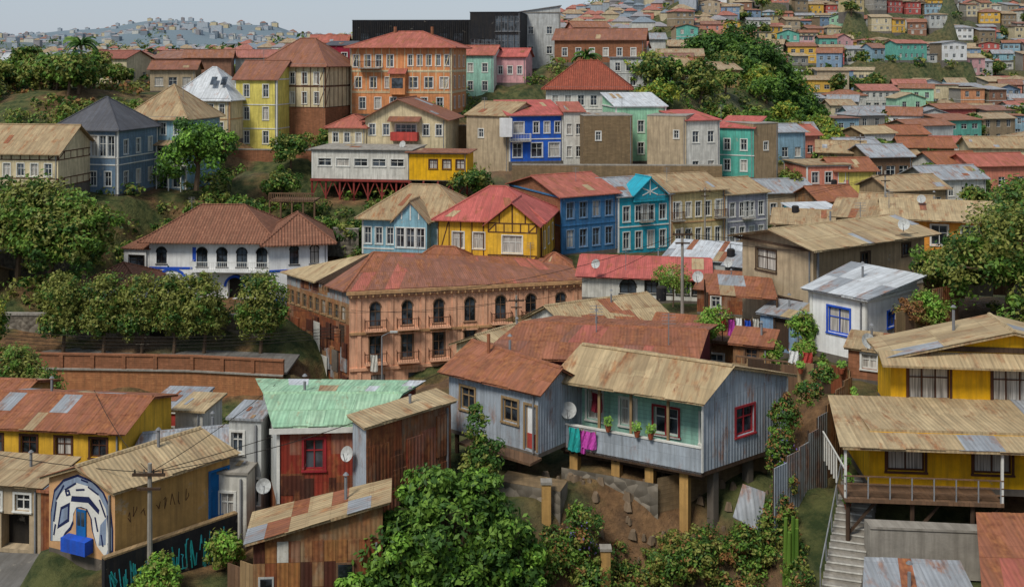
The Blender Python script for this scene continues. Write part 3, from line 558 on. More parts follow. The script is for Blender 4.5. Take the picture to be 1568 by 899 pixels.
# ---- beige concrete house right
g=H('beige_concrete_house',None,None,0,40.4,47.7,'beige',('gy','rbeige',.7,.7),quad=[(16.1,73),(19.6,68),(29.2,74),(25.7,79)],side='tan',F=[(1,5.2,1.4,1.7,'c',.1,.6),(1,1.5,2.1,1.9,'c',.4,.98)],R=[(1,5.1,1.4,.8,'n',.38,.52),(1,5.9,.8,.8,'n',.75,.9)],frm='woodd',patches=3,pm=['rtan','rgrey','rbeige'],fin=False,found=5)
f,l=g.FL[0]; g.fbox('gable_boards','woodd',f,-.5,l+.6,.3,.36,47.5,47.66); f,l=g.FL[1]; g.fbox('concrete_beam','concrete',f,0,l,.01,.06,44.2,44.5); g.fbox('drain_pipe','metal',f,.3,.42,.02,.14,40.4,47.4); g.done()
H('white_lean_to_house',None,None,0,42.6,46.2,'white',('sb','rwhite',.5,.4),quad=[(17.9,62.7),(20.3,60),(24.6,63.5),(22,67)],F=[(1,1.3,1.5,1.4,'c',.25,.8)],R=[(1,1.6,.9,.9)],frm='bluetrim',trim='frame',found=5,patches=2,pm=['rwhite','rgrey'])
# ---- small shacks and balcony between the houses (centre right)
H('patchwork_shack',(13.2,62.4),(15.2,61.6),2.2,41.2,43,'crustl',('sb','rrust',.3,.25),F=[(1,.7,.9,.7)],frm='wood',patches=5)
H('blue_tin_shack',(15.8,66.5),(18,64.8),2.5,41.6,43.8,'cblue',('sb','rgrey',.3,.2),F=[(1,.2,1.8,.8,'D')],frm='woodd',patches=4)
H('brick_lean_to',(18.6,57.8),(20.6,56.8),2.2,42.4,44,'brick',('sb','rtan',.3,.2),F=[(1,.6,.8,.8)],frm='frame',patches=4)
g=G('wooden_balcony'); q=[(12.9,60.2),(18.6,57.6),(19.2,59),(13.6,61.6)]; g.prism('deck','wood',[p+(42.0,) for p in q],.15); F0,L0=frame(q[0],q[1])
for i in range(20): g.fbox('balusters','woodl' if i%4 else 'wood',F0,L0*i/19-.03,L0*i/19+.03,-.05,0,42.0,42.85+random.uniform(-.05,.05))
g.fbox('handrail','wood',F0,0,L0,-.08,.02,42.85,42.93)
for i in range(5): g.fbox('posts','woodd',F0,L0*i/4-.06,L0*i/4+.06,-.2,-.08,39.8,41.86)
for x,z,w,h,m in((.8,42,.5,.5,'bluetrim'),(2.0,42,.7,.4,'redp'),(3.9,42,.4,.7,'offwhite'),(5.1,42,.6,.5,'terracotta')): g.fbox('crates',m,F0,x,x+w,-.9,-.4,z,z+h)
g.done()
# ---- grey corrugated stilt house (foreground)
g=G('grey_corrugated_stilt_house'); A,B,C,D=(2.4,51.3),(8.7,48),(13.6,51.6),(7.4,55.4)
q=[A,B,C,D]; zf,ze=41.0,44.35
Ai,Bi=bil(q,0,.22),bil(q,1,.22)
f,l=facade(g,Ai,Bi,zf,ze,'cmint',[(1,1.1,1.5,.8,'c',.03,.16),(1,1.1,1.3,.8,'w',.27,.42),(1,1.0,1.3,1.2,'w',.52,.72),(1,.9,1.4,.7,'w',.84,.98)],'frame')
facade(g,B,C,zf,ze,'cgrey',[(1,1.15,1.3,1.25,'w',.36,.62)],'redframe'); facade(g,C,D,zf,ze,'cgrey2'); facade(g,D,A,zf,ze,'cgrey')
fr_,lr=frame(B,C)
fa,la=frame(A,B); g.fbox('porch_parapet','cgrey',fa,.2,la,-.06,0,zf-.1,zf+1.1); g.fbox('porch_parapet_rail','frame',fa,.2,la,-.1,.04,zf+1.1,zf+1.18)
for t in(.02,.27,.5,.76): g.fbox('porch_posts','woodl',fa,la*t,la*t+.12,-.2,-.08,zf+.1,ze)
g.prism('porch_floor','woodd',[p+(zf,) for p in(A,B,C,D)],.2)
g.face('porch_ceiling','cmint',[bil(q,0,0)+(ze,),bil(q,0,.22)+(ze,),bil(q,1,.22)+(ze,),bil(q,1,0)+(ze,)])
g.fbox('red_frame_window','redframe',f,l*.52-.05,l*.72+.05,.05,.09,zf+.93,zf+1.0); g.fbox('red_frame_window','redframe',f,l*.52,l*.52+.1,.05,.09,zf+1,zf+2.3); g.fbox('red_frame_window','redframe',f,l*.72-.1,l*.72,.05,.09,zf+1,zf+2.3); g.fbox('red_frame_window','redframe',f,l*.52,l*.72,.05,.09,zf+2.3,zf+2.4);g.fbox('red_frame_window','redframe',f,l*.62-.04,l*.62+.04,.05,.09,zf+1,zf+2.3)
roof(g,q,ze,'gx','rbeige',1.15,.3,.28,['cgrey','cgrey','cgrey','cgrey'],patches=2,pm=['rtan','rbeige','rrust'])
g.fbox('corner_trim','frame',fr_,0,.1,.003,.05,zf,ze-.05); g.fbox('corner_trim','frame',fr_,lr-.1,lr,.003,.05,zf,ze-.05)
for i in range(1,7): g.fbox('sheet_seams','cgrey2',fr_,lr*i/7-.02,lr*i/7+.02,.003,.02,zf,ze) if not .34<i/7<.64 else None
for t,zz in((.05,39.3),(.36,38.4),(.6,38.0),(.84,37.4)): g.fbox('stilts','ochre2',fa,la*t,la*t+.42,-.7,-.25,zz,zf-.2)
for t in(.2,.6,.95): g.fbox('stilts','dkconc',fr_,lr*t-.2,lr*t+.15,-.6,-.2,37.5,zf-.2)
for t in(.0,.33,.66): g.fbox('floor_beams','woodd',fa,0,la,-.5-3*t,-.3-3*t,zf-.45,zf-.2)
for i in range(9): x=.5+i*.75; g.bar('floor_joists','woodd',fa,x,zf-.26,x+.12,zf-.26,.1,-4,-.1)
g.done(); 
for p,zz in((A,39.8),(B,38.0),(C,39.4),(D,41)): GP.append(p+(zz,))
GP+=[(7,51,40.1),(9.5,51,39.7),(4.5,52,40.4),(11,52,40.2)]
g=H('grey_rust_roof_house',None,None,0,41.25,44.2,'cgrey',('gx','rrust',.75,.35),quad=[(-3.2,53.1),(1.25,49.6),(3.1,51.7),(-.6,57.2)],F=[(1,1.2,1.1,.9,'w',.1,.34),(1,1.15,1.1,.9,'w',.6,.8),(1,.1,2.1,.65,'D',.84,1.)],frm='woodl',gz=40.2,patches=5,found=.2,fin=False,pm=['rred','rrust','rbrown'])
f,l=g.FL[0]
g.fbox('white_door','white',f,l*.865,l*.985,-.12,-.09,41.4,43.4); g.fbox('red_door_panel','redp',f,l*.875,l*.975,-.089,-.06,41.4,42.1)
for t in(.05,.4,.75): g.limb('stilts','woodd',g.fp(f,l*t,-.3,39.3),g.fp(f,l*t,-.3,41.2),.12,.12)
g.fbox('walkway','wood',f,l*.25,l+.2,.0,.9,41.0,41.12)
g.limb('flue_pipe','rrust',(-1.2,53.6,44.6),(-1.2,53.6,45.9),.09,.09); g.done()
# ---- red rusty house
g=H('red_corrugated_house',None,None,0,39.6,43.1,'cred',('gx','rgreen',.35,.25),quad=[(-10.8,48),(-6.3,48.3),(-5,54.3),(-13,54.6)],left='greywhite',F=[(1,1.5,1.4,.9,'w',.15,.6)],frm='redframe',found=4,fm='crust',fin=False,patches=4,pm=['rwhite','rgreen','rwhite','rgreen','rtan'])
g.fbox('white_fascia','frame',g.FL[0][0],-.3,g.FL[0][1]+.2,.26,.3,42.87,43.12); g.panels(g.FL[0][0],g.FL[0][1],39.6,41,['crust','rustdk','cred','crust'],7,hr=(.6,1.2))
g.fbox('corner_trim','frame',g.FL[0][0],0,.14,.05,.08,39.6,42.85); g.done()
g=H('rust_clad_annex',None,None,0,39.6,43.45,'crust',('sb','rbeige',.1,.2),quad=[(-6.55,46.9),(-2.95,50.4),(-3.8,51.4),(-7.3,47.9)],left='cgrey',F=[],found=3,patches=3,fin=False)
g.panels(g.FL[0][0],g.FL[0][1],38,43.3,['crust','cred','rustdk','cred','crust','crust'],22); g.done()
g=H('rusty_tin_shed',None,None,0,37.6,39.7,'crustl',('sl','rbeige',1.4,.3),quad=[(-10.9,44),(-5.5,44.4),(-5.7,46.3),(-11.2,46.4)],side='crust',frm='wood',found=3,fm='crust',patches=4,fin=False)
f,l=g.FL[0]; cols=['crustl','rusty','offwhite','rusty','rustdk','crust','rustdk','rusty','crustl','rustdk','crust']
for i,m_ in enumerate(cols):
    for (a,b) in((36.4,37.7),(37.72,38.75),(38.77,39.65)): g.fbox('rust_panels',m_ if random.random()<.6 else random.choice(cols),f,l*i/11+.01,l*(i+1)/11-.01,.006,.02+.01*(i%2),a,b)
g.fbox('window_frame','wood',f,l*.64,l*.78,.035,.06,37.8,38.7); g.fbox('window_glass','glass',f,l*.655,l*.765,.061,.07,37.88,38.62); g.fbox('window_frame','greywhite',f,l*.04,l*.16,.035,.06,37.4,38.2); g.fbox('window_glass','glass',f,l*.055,l*.145,.061,.07,37.48,38.12)
g.done()
H('tall_grey_house',None,None,0,37.5,42.7,'greywhite',('flat','rgrey',0,.12),quad=[(-13.6,50.2),(-12.0,50),(-11.9,52.4),(-13.4,52.6)],F=[(1,1.2,1.2,.6,'w',.5,1),(1,3.6,1,.6,'w',.0,.5)],found=2)
H('white_lower_house',(-14.3,49),(-12.4,48.8),2.5,37.3,40.6,'offwhite',('flat','concrete',0,.1),F=[(1,1.2,1.2,.7)])
# ---- mural house
g=H('mural_house',None,None,0,38.3,41.4,'muralo',('gy','rbeige',.7,.25),quad=[(-20.6,46.5),(-17.1,45),(-13.3,49.2),(-17,51)],side='ochre2',R=[(1,.3,2.2,.9,'D',.82,.98)],frm='bluedoor',found=3,patches=9,fin=False,pm=['rrust','rrust','rtan','rrust'])
f,l=g.FL[0]
def poly(part,m,pts,n): g.face(part,m,[g.fp(f,x,n,38.3+z) for x,z in pts])
outer=[(.08,.3),(.1,1.6),(.3,2.6),(.85,3.15),(1.7,3.5),(2.6,3.35),(3.2,2.95),(3.6,2.3),(3.72,1.4),(3.72,.5),(3.4,.05)]
inner=[(2.75,.6),(2.5,1.2),(2.42,1.7),(2.15,2.05),(1.8,2.05),(1.55,1.95),(1.42,1.6),(1.45,1.3),(1.3,1.0),(1.0,.75),(.75,.4)]
def strip(part,m,A,B,n,a,b):
    for i in range(len(A)-1):
        L=lambda P,Q,t:(P[0]+(Q[0]-P[0])*t,P[1]+(Q[1]-P[1])*t)
        Bi=B[::-1]; poly(part,m,[L(A[i+1],Bi[i+1],a),L(A[i],Bi[i],a),L(A[i],Bi[i],b),L(A[i+1],Bi[i+1],b)][::-1],n)
strip('mural_outline','navy',outer,inner,.008,0,1); strip('mural_body','muralw',outer,inner,.012,.06,.93); strip('mural_shading','muralg',outer,inner,.016,.06,.2)
poly('mural_fin','navy',[(.5,.9),(1.2,1.35),(1.25,2.2),(.7,1.9)],.018); poly('mural_fin','muralg',[(.62,1.1),(1.1,1.45),(1.12,2.0),(.78,1.8)],.02)
poly('mural_jaw','navy',[(1.3,2.25),(2.3,2.35),(2.9,1.95),(2.95,2.15),(2.35,2.62),(1.35,2.5)],.018)
poly('mural_belly','muralg',[(2.9,.6),(3.3,.7),(3.35,1.9),(3.0,1.5)],.018)
for a in((.3,1.2,.45,2.1),(.45,2.2,.9,2.9),(.95,2.7,1.6,3.1),(2.3,3.05,2.9,2.8),(2.95,2.6,3.3,1.9),(3.4,2.0,3.5,1.0),(1.6,2.8,2.1,2.9),(.3,.6,.4,1.1),(3.05,1.1,3.15,.6),(3.45,.8,3.5,.3),(2.7,1.8,2.85,1.2),(1.9,3.3,2.3,3.25)): g.bar('mural_strokes','navy',f,a[0],38.3+a[1],a[2],38.3+a[3],.08,.022,.025)
g.bar('mural_eye','navy',f,1.0,40.85,1.25,40.95,.24,.026,.03); g.bar('mural_eye','muralw',f,1.1,40.88,1.17,40.92,.08,.032,.034)
g.fbox('blue_door','bluedoor',f,1.65,2.2,.01,.06,39.1,40.3); g.fbox('door_panes','glass',f,1.72,1.9,.062,.07,39.6,40.2); g.fbox('door_panes','glass',f,1.95,2.13,.062,.07,39.6,40.2)
g.fbox('blue_balcony','bluetrim',f,1.2,2.6,.03,.5,38.55,39.15); g.fbox('blue_steps','bluetrim',f,.0,.5,.02,.5,37.2,37.9)
fs,ls=g.FL[1]
def scribble(g,part,m,F,x0,z0,w,h,n,th,n0):
    for i in range(n):
        cx=x0+w*i/n; pts=[(cx+random.uniform(-.05,.3)*w/n*2,z0+random.uniform(0,1)*h) for _ in range(4)]
        for k in range(3): g.bar(part,m,F,*pts[k],*pts[k+1],th,n0,n0+.004)
scribble(g,'graffiti','brown',fs,.5,39.8,3.2,.7,9,.03,.004); g.done()
g=G('graffiti_wall'); q=[(-17,43.6),(-12.6,48),(-12.8,48.2),(-17.2,43.8)]
fw,lw=facade(g,q[0],q[1],36.8,39.1,'black'); g.prism('coping','woodl',[p+(39.18,) for p in q],.08); scribble(g,'graffiti','cyan',fw,.2,37.2,lw-.6,1.6,26,.045,.004); scribble(g,'graffiti','tealcloth',fw,.3,37.2,lw-.8,1.5,12,.06,.009)
facade(g,q[3],q[0],36.8,39.1,'black'); g.done()
for p in q: GP.append(p+(37.2,))
g=G('lane_road'); g.prism('asphalt','asphalt',[(-29,41.5,36.05),(-22.3,41.5,36.05),(-21.4,46.6,36.05),(-22.4,50.6,36.05),(-29,51,36.05)],.3); g.prism('kerb','concrete',[(-22.3,41.5,36.17),(-22.05,41.5,36.17),(-21.15,46.6,36.17),(-21.4,46.6,36.17)],.4); g.done()
GP+=[(-28,43,35.8),(-25,43,35.8),(-23,43,35.8),(-28,47,35.8),(-25,47,35.8),(-22.8,46,35.8),(-23,49,35.8)]
# ---- left foreground houses
H('yellow_corner_house',(-29.5,57),(-20.9,56),6,36.6,40.0,'yellow',('gx','rrust',.8,.3),F=[(4,2.0,1.0,.9)],patches=5,frm='brown')
H('ochre_shed',(-36.5,62.5),(-29.8,61.8),5,36.4,39.4,'ochre',('gx','rrust',.7,.3),F=[(2,.9,1.2,1.2,'n')],patches=5)
H('red_shed',(-22.6,64.5),(-20,64.3),4,35.4,38.4,'redp',('flat','rgrey',0,.2),F=[(1,.8,1.1,.9)],trim='frame')
H('white_kiosk_shed',(-20.3,63),(-18.6,62.8),3,35.6,38.8,'offwhite',('flat','rbeige',0,.25),F=[(1,1.2,1,.8,'n')])
H('tin_roof_house',None,None,0,36.2,38.3,'concrete',('gx','rgrey',.8,.3),quad=[(-20.2,55.5),(-15.6,57),(-15.6,61.5),(-20.2,60.5)],F=[(2,.6,1,.9)],patches=3,pm=['rgrey','rwhite'])
H('old_garage_house',(-28,51.8),(-23,51),2.8,35.8,39.1,'beige',('sb','rtan',.2,.25),F=[(2,.2,1.7,1.5,'o'),(3,2.1,.8,.8)],patches=4)
H('red_brown_lean_to',(-22.9,50.8),(-21.9,50.6),2.4,35.8,39.0,'crust',('sb','rrust',.2,.15),F=[])
# ---- yellow houses right
g=H('yellow_terraced_house',(18.2,50.2),(29.2,49),2.6,43.2,45.7,'yellowp',('gy','rbeige',1.3,.45),F=[(1,.5,1.7,1.9,'c',.06,.26),(1,.5,1.7,1.9,'c',.42,.6)],frm='brown',found=2,fin=False,patches=3,pm=['rtan','rgrey','rbeige'])
f,l=g.FL[0]; g.prism('pent_roof','rbeige',[g.fp(f,-.6,.95,45.55),g.fp(f,l+.3,.95,45.55),g.fp(f,l+.3,0,46.0),g.fp(f,-.6,0,46.0)],.1)
g.fbox('gable_panel','woodd',f,2,l-2,.01,.06,46.05,46.3); g.done()
g=H('yellow_balcony_house',(15.8,46.2),(25,45.4),4,41.2,43.55,'yellowp',('flat','rbeige',0,0.0),F=[(1,.65,1.35,1.6,'c',.06,.28),(1,.65,1.35,1.6,'c',.46,.68)],frm='brown',found=.3,gz=39.2,fin=False,patches=0)
f,l=g.FL[0]; rp=[g.fp(f,-1.5,1.6,43.4),g.fp(f,l,1.6,43.4),g.fp(f,l,-4.2,43.75),g.fp(f,-.8,-4.2,43.75)]
g.prism('broad_roof','rbeige',rp,.12); sheets(g,rp,'rbeige',['rtan','rtan','rgrey'],.2)
g.fbox('deck','wood',f,-1.4,5.2,0,1.5,41.0,41.16)
for i in range(8): x=-1.35+6.4*i/7; g.fbox('railing','metal',f,x,x+.05,1.42,1.47,41.16,42.1)
for z in(41.45,41.75,42.08): g.fbox('railing','wood',f,-1.4,5.2,1.4,1.46,z,z+.05)
g.fbox('post','frame',f,-1.4,-1.3,1.35,1.45,41.16,43.3); g.fbox('post','frame',f,5.1,5.2,1.35,1.45,41.16,43.3)
for x in(-1.2,1.5,4.0): g.limb('stilts','woodd',g.fp(f,x,1.2,38),g.fp(f,x,1.2,41),.1,.1); g.bar('braces','woodd',f,x,39.4,x+1.3,41,.1,1.0,1.1)
for k in range(6): g.fbox('side_rail','frame',f,-1.42,-1.36,-.2-.5*k,-.15-.5*k,41.16,42.4)
g.fbox('side_rail','frame',f,-1.42,-1.36,-3,1.4,42.4,42.46); g.done()
g=G('concrete_retaining_wall'); a,b=(15.1,44.1),(20.3,43.6); facade(g,a,b,38.2,40.2,'concrete'); facade(g,b,(20.4,44.2),38.2,40.2,'concrete'); facade(g,(15.1,44.8),a,38.2,40.2,'concrete'); g.prism('coping','concrete',[(15.1,44.05,40.3),(20.4,43.55,40.3),(20.4,44.2,40.3),(15.1,44.8,40.3)],.1); g.done()
H('grey_roof_cabin',None,None,0,37.4,39.2,'tan',('sb','rgrey',.6,.15),quad=[(12.9,38),(17.2,37.6),(17.7,41.6),(14.3,41.9)],F=[],patches=2,pm=['rgrey','rrust'])
H('rust_roof_cabin',None,None,0,38.2,40.1,'ochre',('sb','rrust',1.1,.2),quad=[(17.6,38.4),(24,38),(24,42.5),(19.2,42.7)],F=[],patches=3,pm=['rrust','rred'])
# ---- staircase
g=G('concrete_staircase'); n=17
for i in range(n):
    t=i/n; x=12.75+2.5*t; y=43.2+4.9*t; z=38.0+3.0*t
    ff,ll=frame((x,y),(x+1.45,y-.45)); g.fbox('steps','concrete',ff,0,ll,-.42,0,z-1.4,z); g.fbox('nosings','offwhite',ff,0,ll,.002,.03,z-.05,z+.004)
for i in range(0,n,4):
    t=i/n; x=12.75+2.5*t; y=43.2+4.9*t; z=38.0+3.0*t; g.limb('handrail','metal',(x,y,z),(x,y,z+.95),.03,.03,5)
g.limb('handrail','metal',(12.75,43.2,38.95),(15.1,47.8,41.8),.03,.03,5); g.done()
for t in(0,.25,.5,.75,1): GP.append((13.4+2.5*t,43.1+4.9*t,37.7+3.0*t-.25)); GP.append((12.2+2.5*t,43.6+4.9*t,37.2+3.0*t))
# ---- fences
def fence(name,pts,h,m,jit=.15):
    g=G(name)
    for (a,b) in zip(pts[:-1],pts[1:]):
        L=math.hypot(b[0]-a[0],b[1]-a[1]); n=max(1,round(L/.85)); 
        for i in range(n):
            t0,t1=i/n,(i+1)/n; P=(a[0]+(b[0]-a[0])*t0,a[1]+(b[1]-a[1])*t0); Q=(a[0]+(b[0]-a[0])*t1,a[1]+(b[1]-a[1])*t1); z=a[2]+(b[2]-a[2])*t0
            ff,ll=frame(P,Q); g.fbox('sheets',random.choice(m),ff,0,ll-.01,-.03-random.uniform(0,.02),0,z-1.2,z+h+random.uniform(-jit,jit))
            g.fbox('posts','woodd',ff,0,.08,-.12,-.055,z-.6,z+h-.1)
    g.done()
fence('corrugated_fence',[(11.8,46.9,39.3),(13.3,48.3,39.9),(15.2,50.3,41),(17,52.2,42.2)],2.4,['cgrey2','cgrey','cgrey2','crustl'],.25)
fence('wooden_fence',[(12.2,58,42.2),(18,56,42.6)],1.0,['woodd','wood','woodl','crust'],.2)
fence('wooden_fence',[(21.5,58.5,43.5),(26.5,62,45)],2,['wood','crust','woodl'],.3)
fence('plank_fence',[(-12.2,44.8,37),(-10.9,44,37.4)],1.4,['woodl','wood'],.2)
fence('board_fence',[(26,66,46),(33,64,47)],1.6,['wood','crustl','concrete'],.3)
# ---- long walls on the left
g=G('brick_street_wall'); pts=[(-62,99.5),(-42.5,98.2),(-30,97.5),(-21,96)]
for a,b in zip(pts[:-1],pts[1:]):
    ff,ll=facade(g,a,b,26.5,31.0,'ochrew'); g.fbox('parapet','brick',ff,0,ll,-.25,.0,31.0,32.2); g.fbox('coping','brick',ff,0,ll,-.3,.1,32.2,32.35); g.fbox('ledge','concrete',ff,0,ll,.004,.18,30.85,31.0)
    for i in range(int(ll/3)): g.fbox('parapet_piers','brick',ff,i*3,i*3+.35,.004,.12,31.01,32.19)
g.done()
for a in pts: GP.append((a[0],a[1]+1,30.7)); GP.append((a[0],a[1]-.8,27)); GP.append((a[0],a[1]-8,26.5))
g=G('stone_terrace_wall'); pts=[(-60,107.5),(-44,107),(-30,106.5),(-24.6,106.8),(-24.8,112)]
for a,b in zip(pts[:-1],pts[1:]): ff,ll=facade(g,a,b,30,33.7,'stone'); g.fbox('coping','concrete',ff,0,ll,-.4,.1,33.7,33.95)
g.fbox('doorway','dark',frame(pts[1],pts[2])[0],7,8.6,.01,.04,30.6,33); g.done()
for a in pts[:4]: GP.append((a[0],a[1]+1,33.5)); GP.append((a[0],a[1]-1,30.6)); GP.append((a[0],a[1]-4,30.6))
g=G('street_road'); 
for a,b in zip([(-62,101),(-42.5,99.6),(-30,98.9)],[(-42.5,99.6),(-30,98.9),(-21,97.4)]): g.prism('asphalt','asphalt',[a+(30.78,),b+(30.78,),(b[0],b[1]+6,30.78),(a[0],a[1]+6,30.78)],.2)
g.done()
for nm,pts,z0,z1,m in (('stone_retaining_wall',[(-38,128.5),(-24,127.6),(-18.5,126)],36,39.4,'stone'),('brick_retaining_wall',[(-43,152),(-27,150)],43,46.8,'brick'),('stone_retaining_wall',[(-62,119.5),(-49,118.5)],34,38,'stone'),('masonry_retaining_wall',[(-10,155.5),(2,157)],46,50,'masonry'),('stone_retaining_wall',[(3,160),(26,158)],46,50.5,'masonry'),('masonry_retaining_wall',[(40,146),(56,150)],36,40,'masonry')):
    g=G(nm)
    for a,b in zip(pts[:-1],pts[1:]): ff,ll=facade(g,a,b,z0,z1,m); g.fbox('coping','concrete',ff,0,ll,-.4,.06,z1,z1+.15)
    g.done()

# ============================================================ terrain controls
GP+= [(x,y,z) for y,z in((-60,56),(0,57),(10,50),(20,42),(30,36),(38,34)) for x in(-60,-30,-10,10,30,60)]
GP+= [(-8,42,33.5),(0,43,34),(4,45.3,35.2),(8,45,35.2),(11,44.6,35.6),(-16,41,35),(-22,42,35.5)]
GP+= [(-10,62,34),(0,74,36),(-8,78,32),(-20,75,31),(-32,72,31),(-18,88,27.5),(-10,92,26),(2,92,31),(12,86,36.5),(20,86,37.5),(30,86,41.5),(25,64,43.5),(30,66,45),(36,70,46),(14,62,40.5),(16,66,41),(14,57,41.2),(18,55,42.2)]
GP+= [(-36,85,28),(-60,85,28),(-50,60,33),(-45,50,34),(40,50,44),(60,60,46),(60,95,44),(52,120,40)]
GP+= [(-66,120,38),(-55,116,35.5),(-50,122,38),(-36,127,37),(-30,129,39),(-22,129,38.5),(-12,131,38.5),(-4,133,39),(-40,133,42),(-35,145,44.5),(-30,150,46),(-16,158,50),(-3,158,49),(5,158,49.5)]
GP+= [(45,135,37),(55,150,38.5),(70,170,38),(60,190,41),(45,175,43),(90,200,40),(120,230,40)]
GP+= [(-60,165,52),(-75,180,55),(-90,200,56),(-80,230,56),(-110,260,55),(-60,215,56),(-45,195,56),(-130,180,50)]
GP+= [(25,215,56),(40,215,53),(50,240,57),(62,260,58),(35,260,60),(20,260,62),(-10,240,60),(45,200,50)]
for y in(260,300,350,400,460,520,600,700,900):
    for k in(.16,.24,.33,.42,.52,.65): GP.append((k*y+ (8 if y<300 else 0),y,38+(y-235)*.19+(6 if k<.2 else 0)))
for y,z in((300,50),(400,45),(600,42),(900,52),(1200,67),(1600,88),(2200,112),(3000,138),(5000,120)):
    for k in(-.75,-.55,-.47,-.4,-.32,-.25,-.18,-.12,-.05,0.0,.06): GP.append((k*y,y,z+ (y*.010*math.sin(k*19+y*.7) if y>800 else 0)))
for y in(1600,3000,5000): GP+= [(.3*y,y,190+y*.02),(.7*y,y,200+y*.02)]
def ground(X,Y):
    g=np.array(GP); X=np.atleast_1d(X).astype(float).ravel();Y=np.atleast_1d(Y).astype(float).ravel(); out=np.empty(len(X))
    for i in range(0,len(X),4000):
        dx=X[i:i+4000,None]-g[None,:,0];dy=Y[i:i+4000,None]-g[None,:,1]; w=1/((dx*dx+dy*dy)+.3)**2; out[i:i+4000]=(w*g[None,:,2]).sum(1)/w.sum(1)
    return out
gz=lambda x,y: float(ground(x,y)[0])
# ---- hillside houses
PAL=['offwhite','cream','greywhite','ltblue','pink','yellow','offwhite','teal','mint','beige','tan','salmon','skyblue','white','concrete','cream','offwhite','redp','brick','cblue','cream2','tan','beige','ochre','orange']
RP=['rtan','rgrey','rred','rrust','rbeige','rgrey','rbrown','rrust','rtan']
NM={'offwhite':'white','cgrey':'grey','cream2':'cream','redp':'red','cblue':'blue','ltblue':'light_blue','greywhite':'grey','skyblue':'light_blue','yellowl':'yellow'}
placed=[]
def hill_house(x,y,w,nm,wall,rf,h=None,d=None,rot=None,dz=0):
    rot=random.uniform(-.4,.4) if rot is None else rot; z=gz(x,y)+dz; h=h or random.choice([3.2,5.6,5.8,6,6.2])
    fl=(x-w/2*math.cos(rot),y-w/2*math.sin(rot)); fr=(x+w/2*math.cos(rot),y+w/2*math.sin(rot)); ops=[]
    for s in range(int(h//2.8)): k=max(2,int(w/random.uniform(1.9,3))); ops.append((k,.9+2.8*s,random.choice([1.1,1.3,1.6]),random.choice([.8,1.1,1.5]),'s'))
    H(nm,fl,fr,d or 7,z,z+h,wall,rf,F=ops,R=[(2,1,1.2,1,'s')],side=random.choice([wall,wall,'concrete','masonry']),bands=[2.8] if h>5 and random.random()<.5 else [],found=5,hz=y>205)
    placed.append((x,y,w))
HH=[(89,300,'yellow_hillside_house','yellow',12,3.6),(132,345,'teal_hillside_house','teal',11,5.6),(108,253,'red_hillside_house','redp',10.5,5),(86,214,'grey_hillside_house','greywhite',11.5,5),(83,202,'mint_hillside_house','mint',9.5,3.2),(60,193,'pink_hillside_house','pink',8.5,3.4),(46,172,'light_blue_hillside_house','ltblue',5,5),(96,271,'white_hillside_house','white',9,3.2),(69,196,'white_hillside_house','offwhite',7,5),(113,292,'mint_hillside_house','mint',9,3.6)]
for x,y,nm,wl,w,h in HH: hill_house(x,y,w,nm,wl,('gx',random.choice(RP),1,.4),h)
y=212.
while y<620:
    x=y*.155+(14 if y<300 else 0)
    while x<y*.56:
        w=random.uniform(5.5,10); x+=w/2+random.uniform(.3,2.4); yy=y+random.uniform(-6,6)
        if all(abs(x-p[0])>(w+p[2])/2+.2 or abs(yy-p[1])>8 for p in placed) and random.random()<.92 and not(y<262 and x<66):
            wl=random.choice(PAL); hill_house(x,yy,w,NM.get(wl,wl)+'_hillside_house',wl,(random.choice(['gx','gx','gy','sb','flat','hip']),random.choice(RP),random.uniform(.6,1.6),.4))
        x+=w/2
    y+=13+y*.011
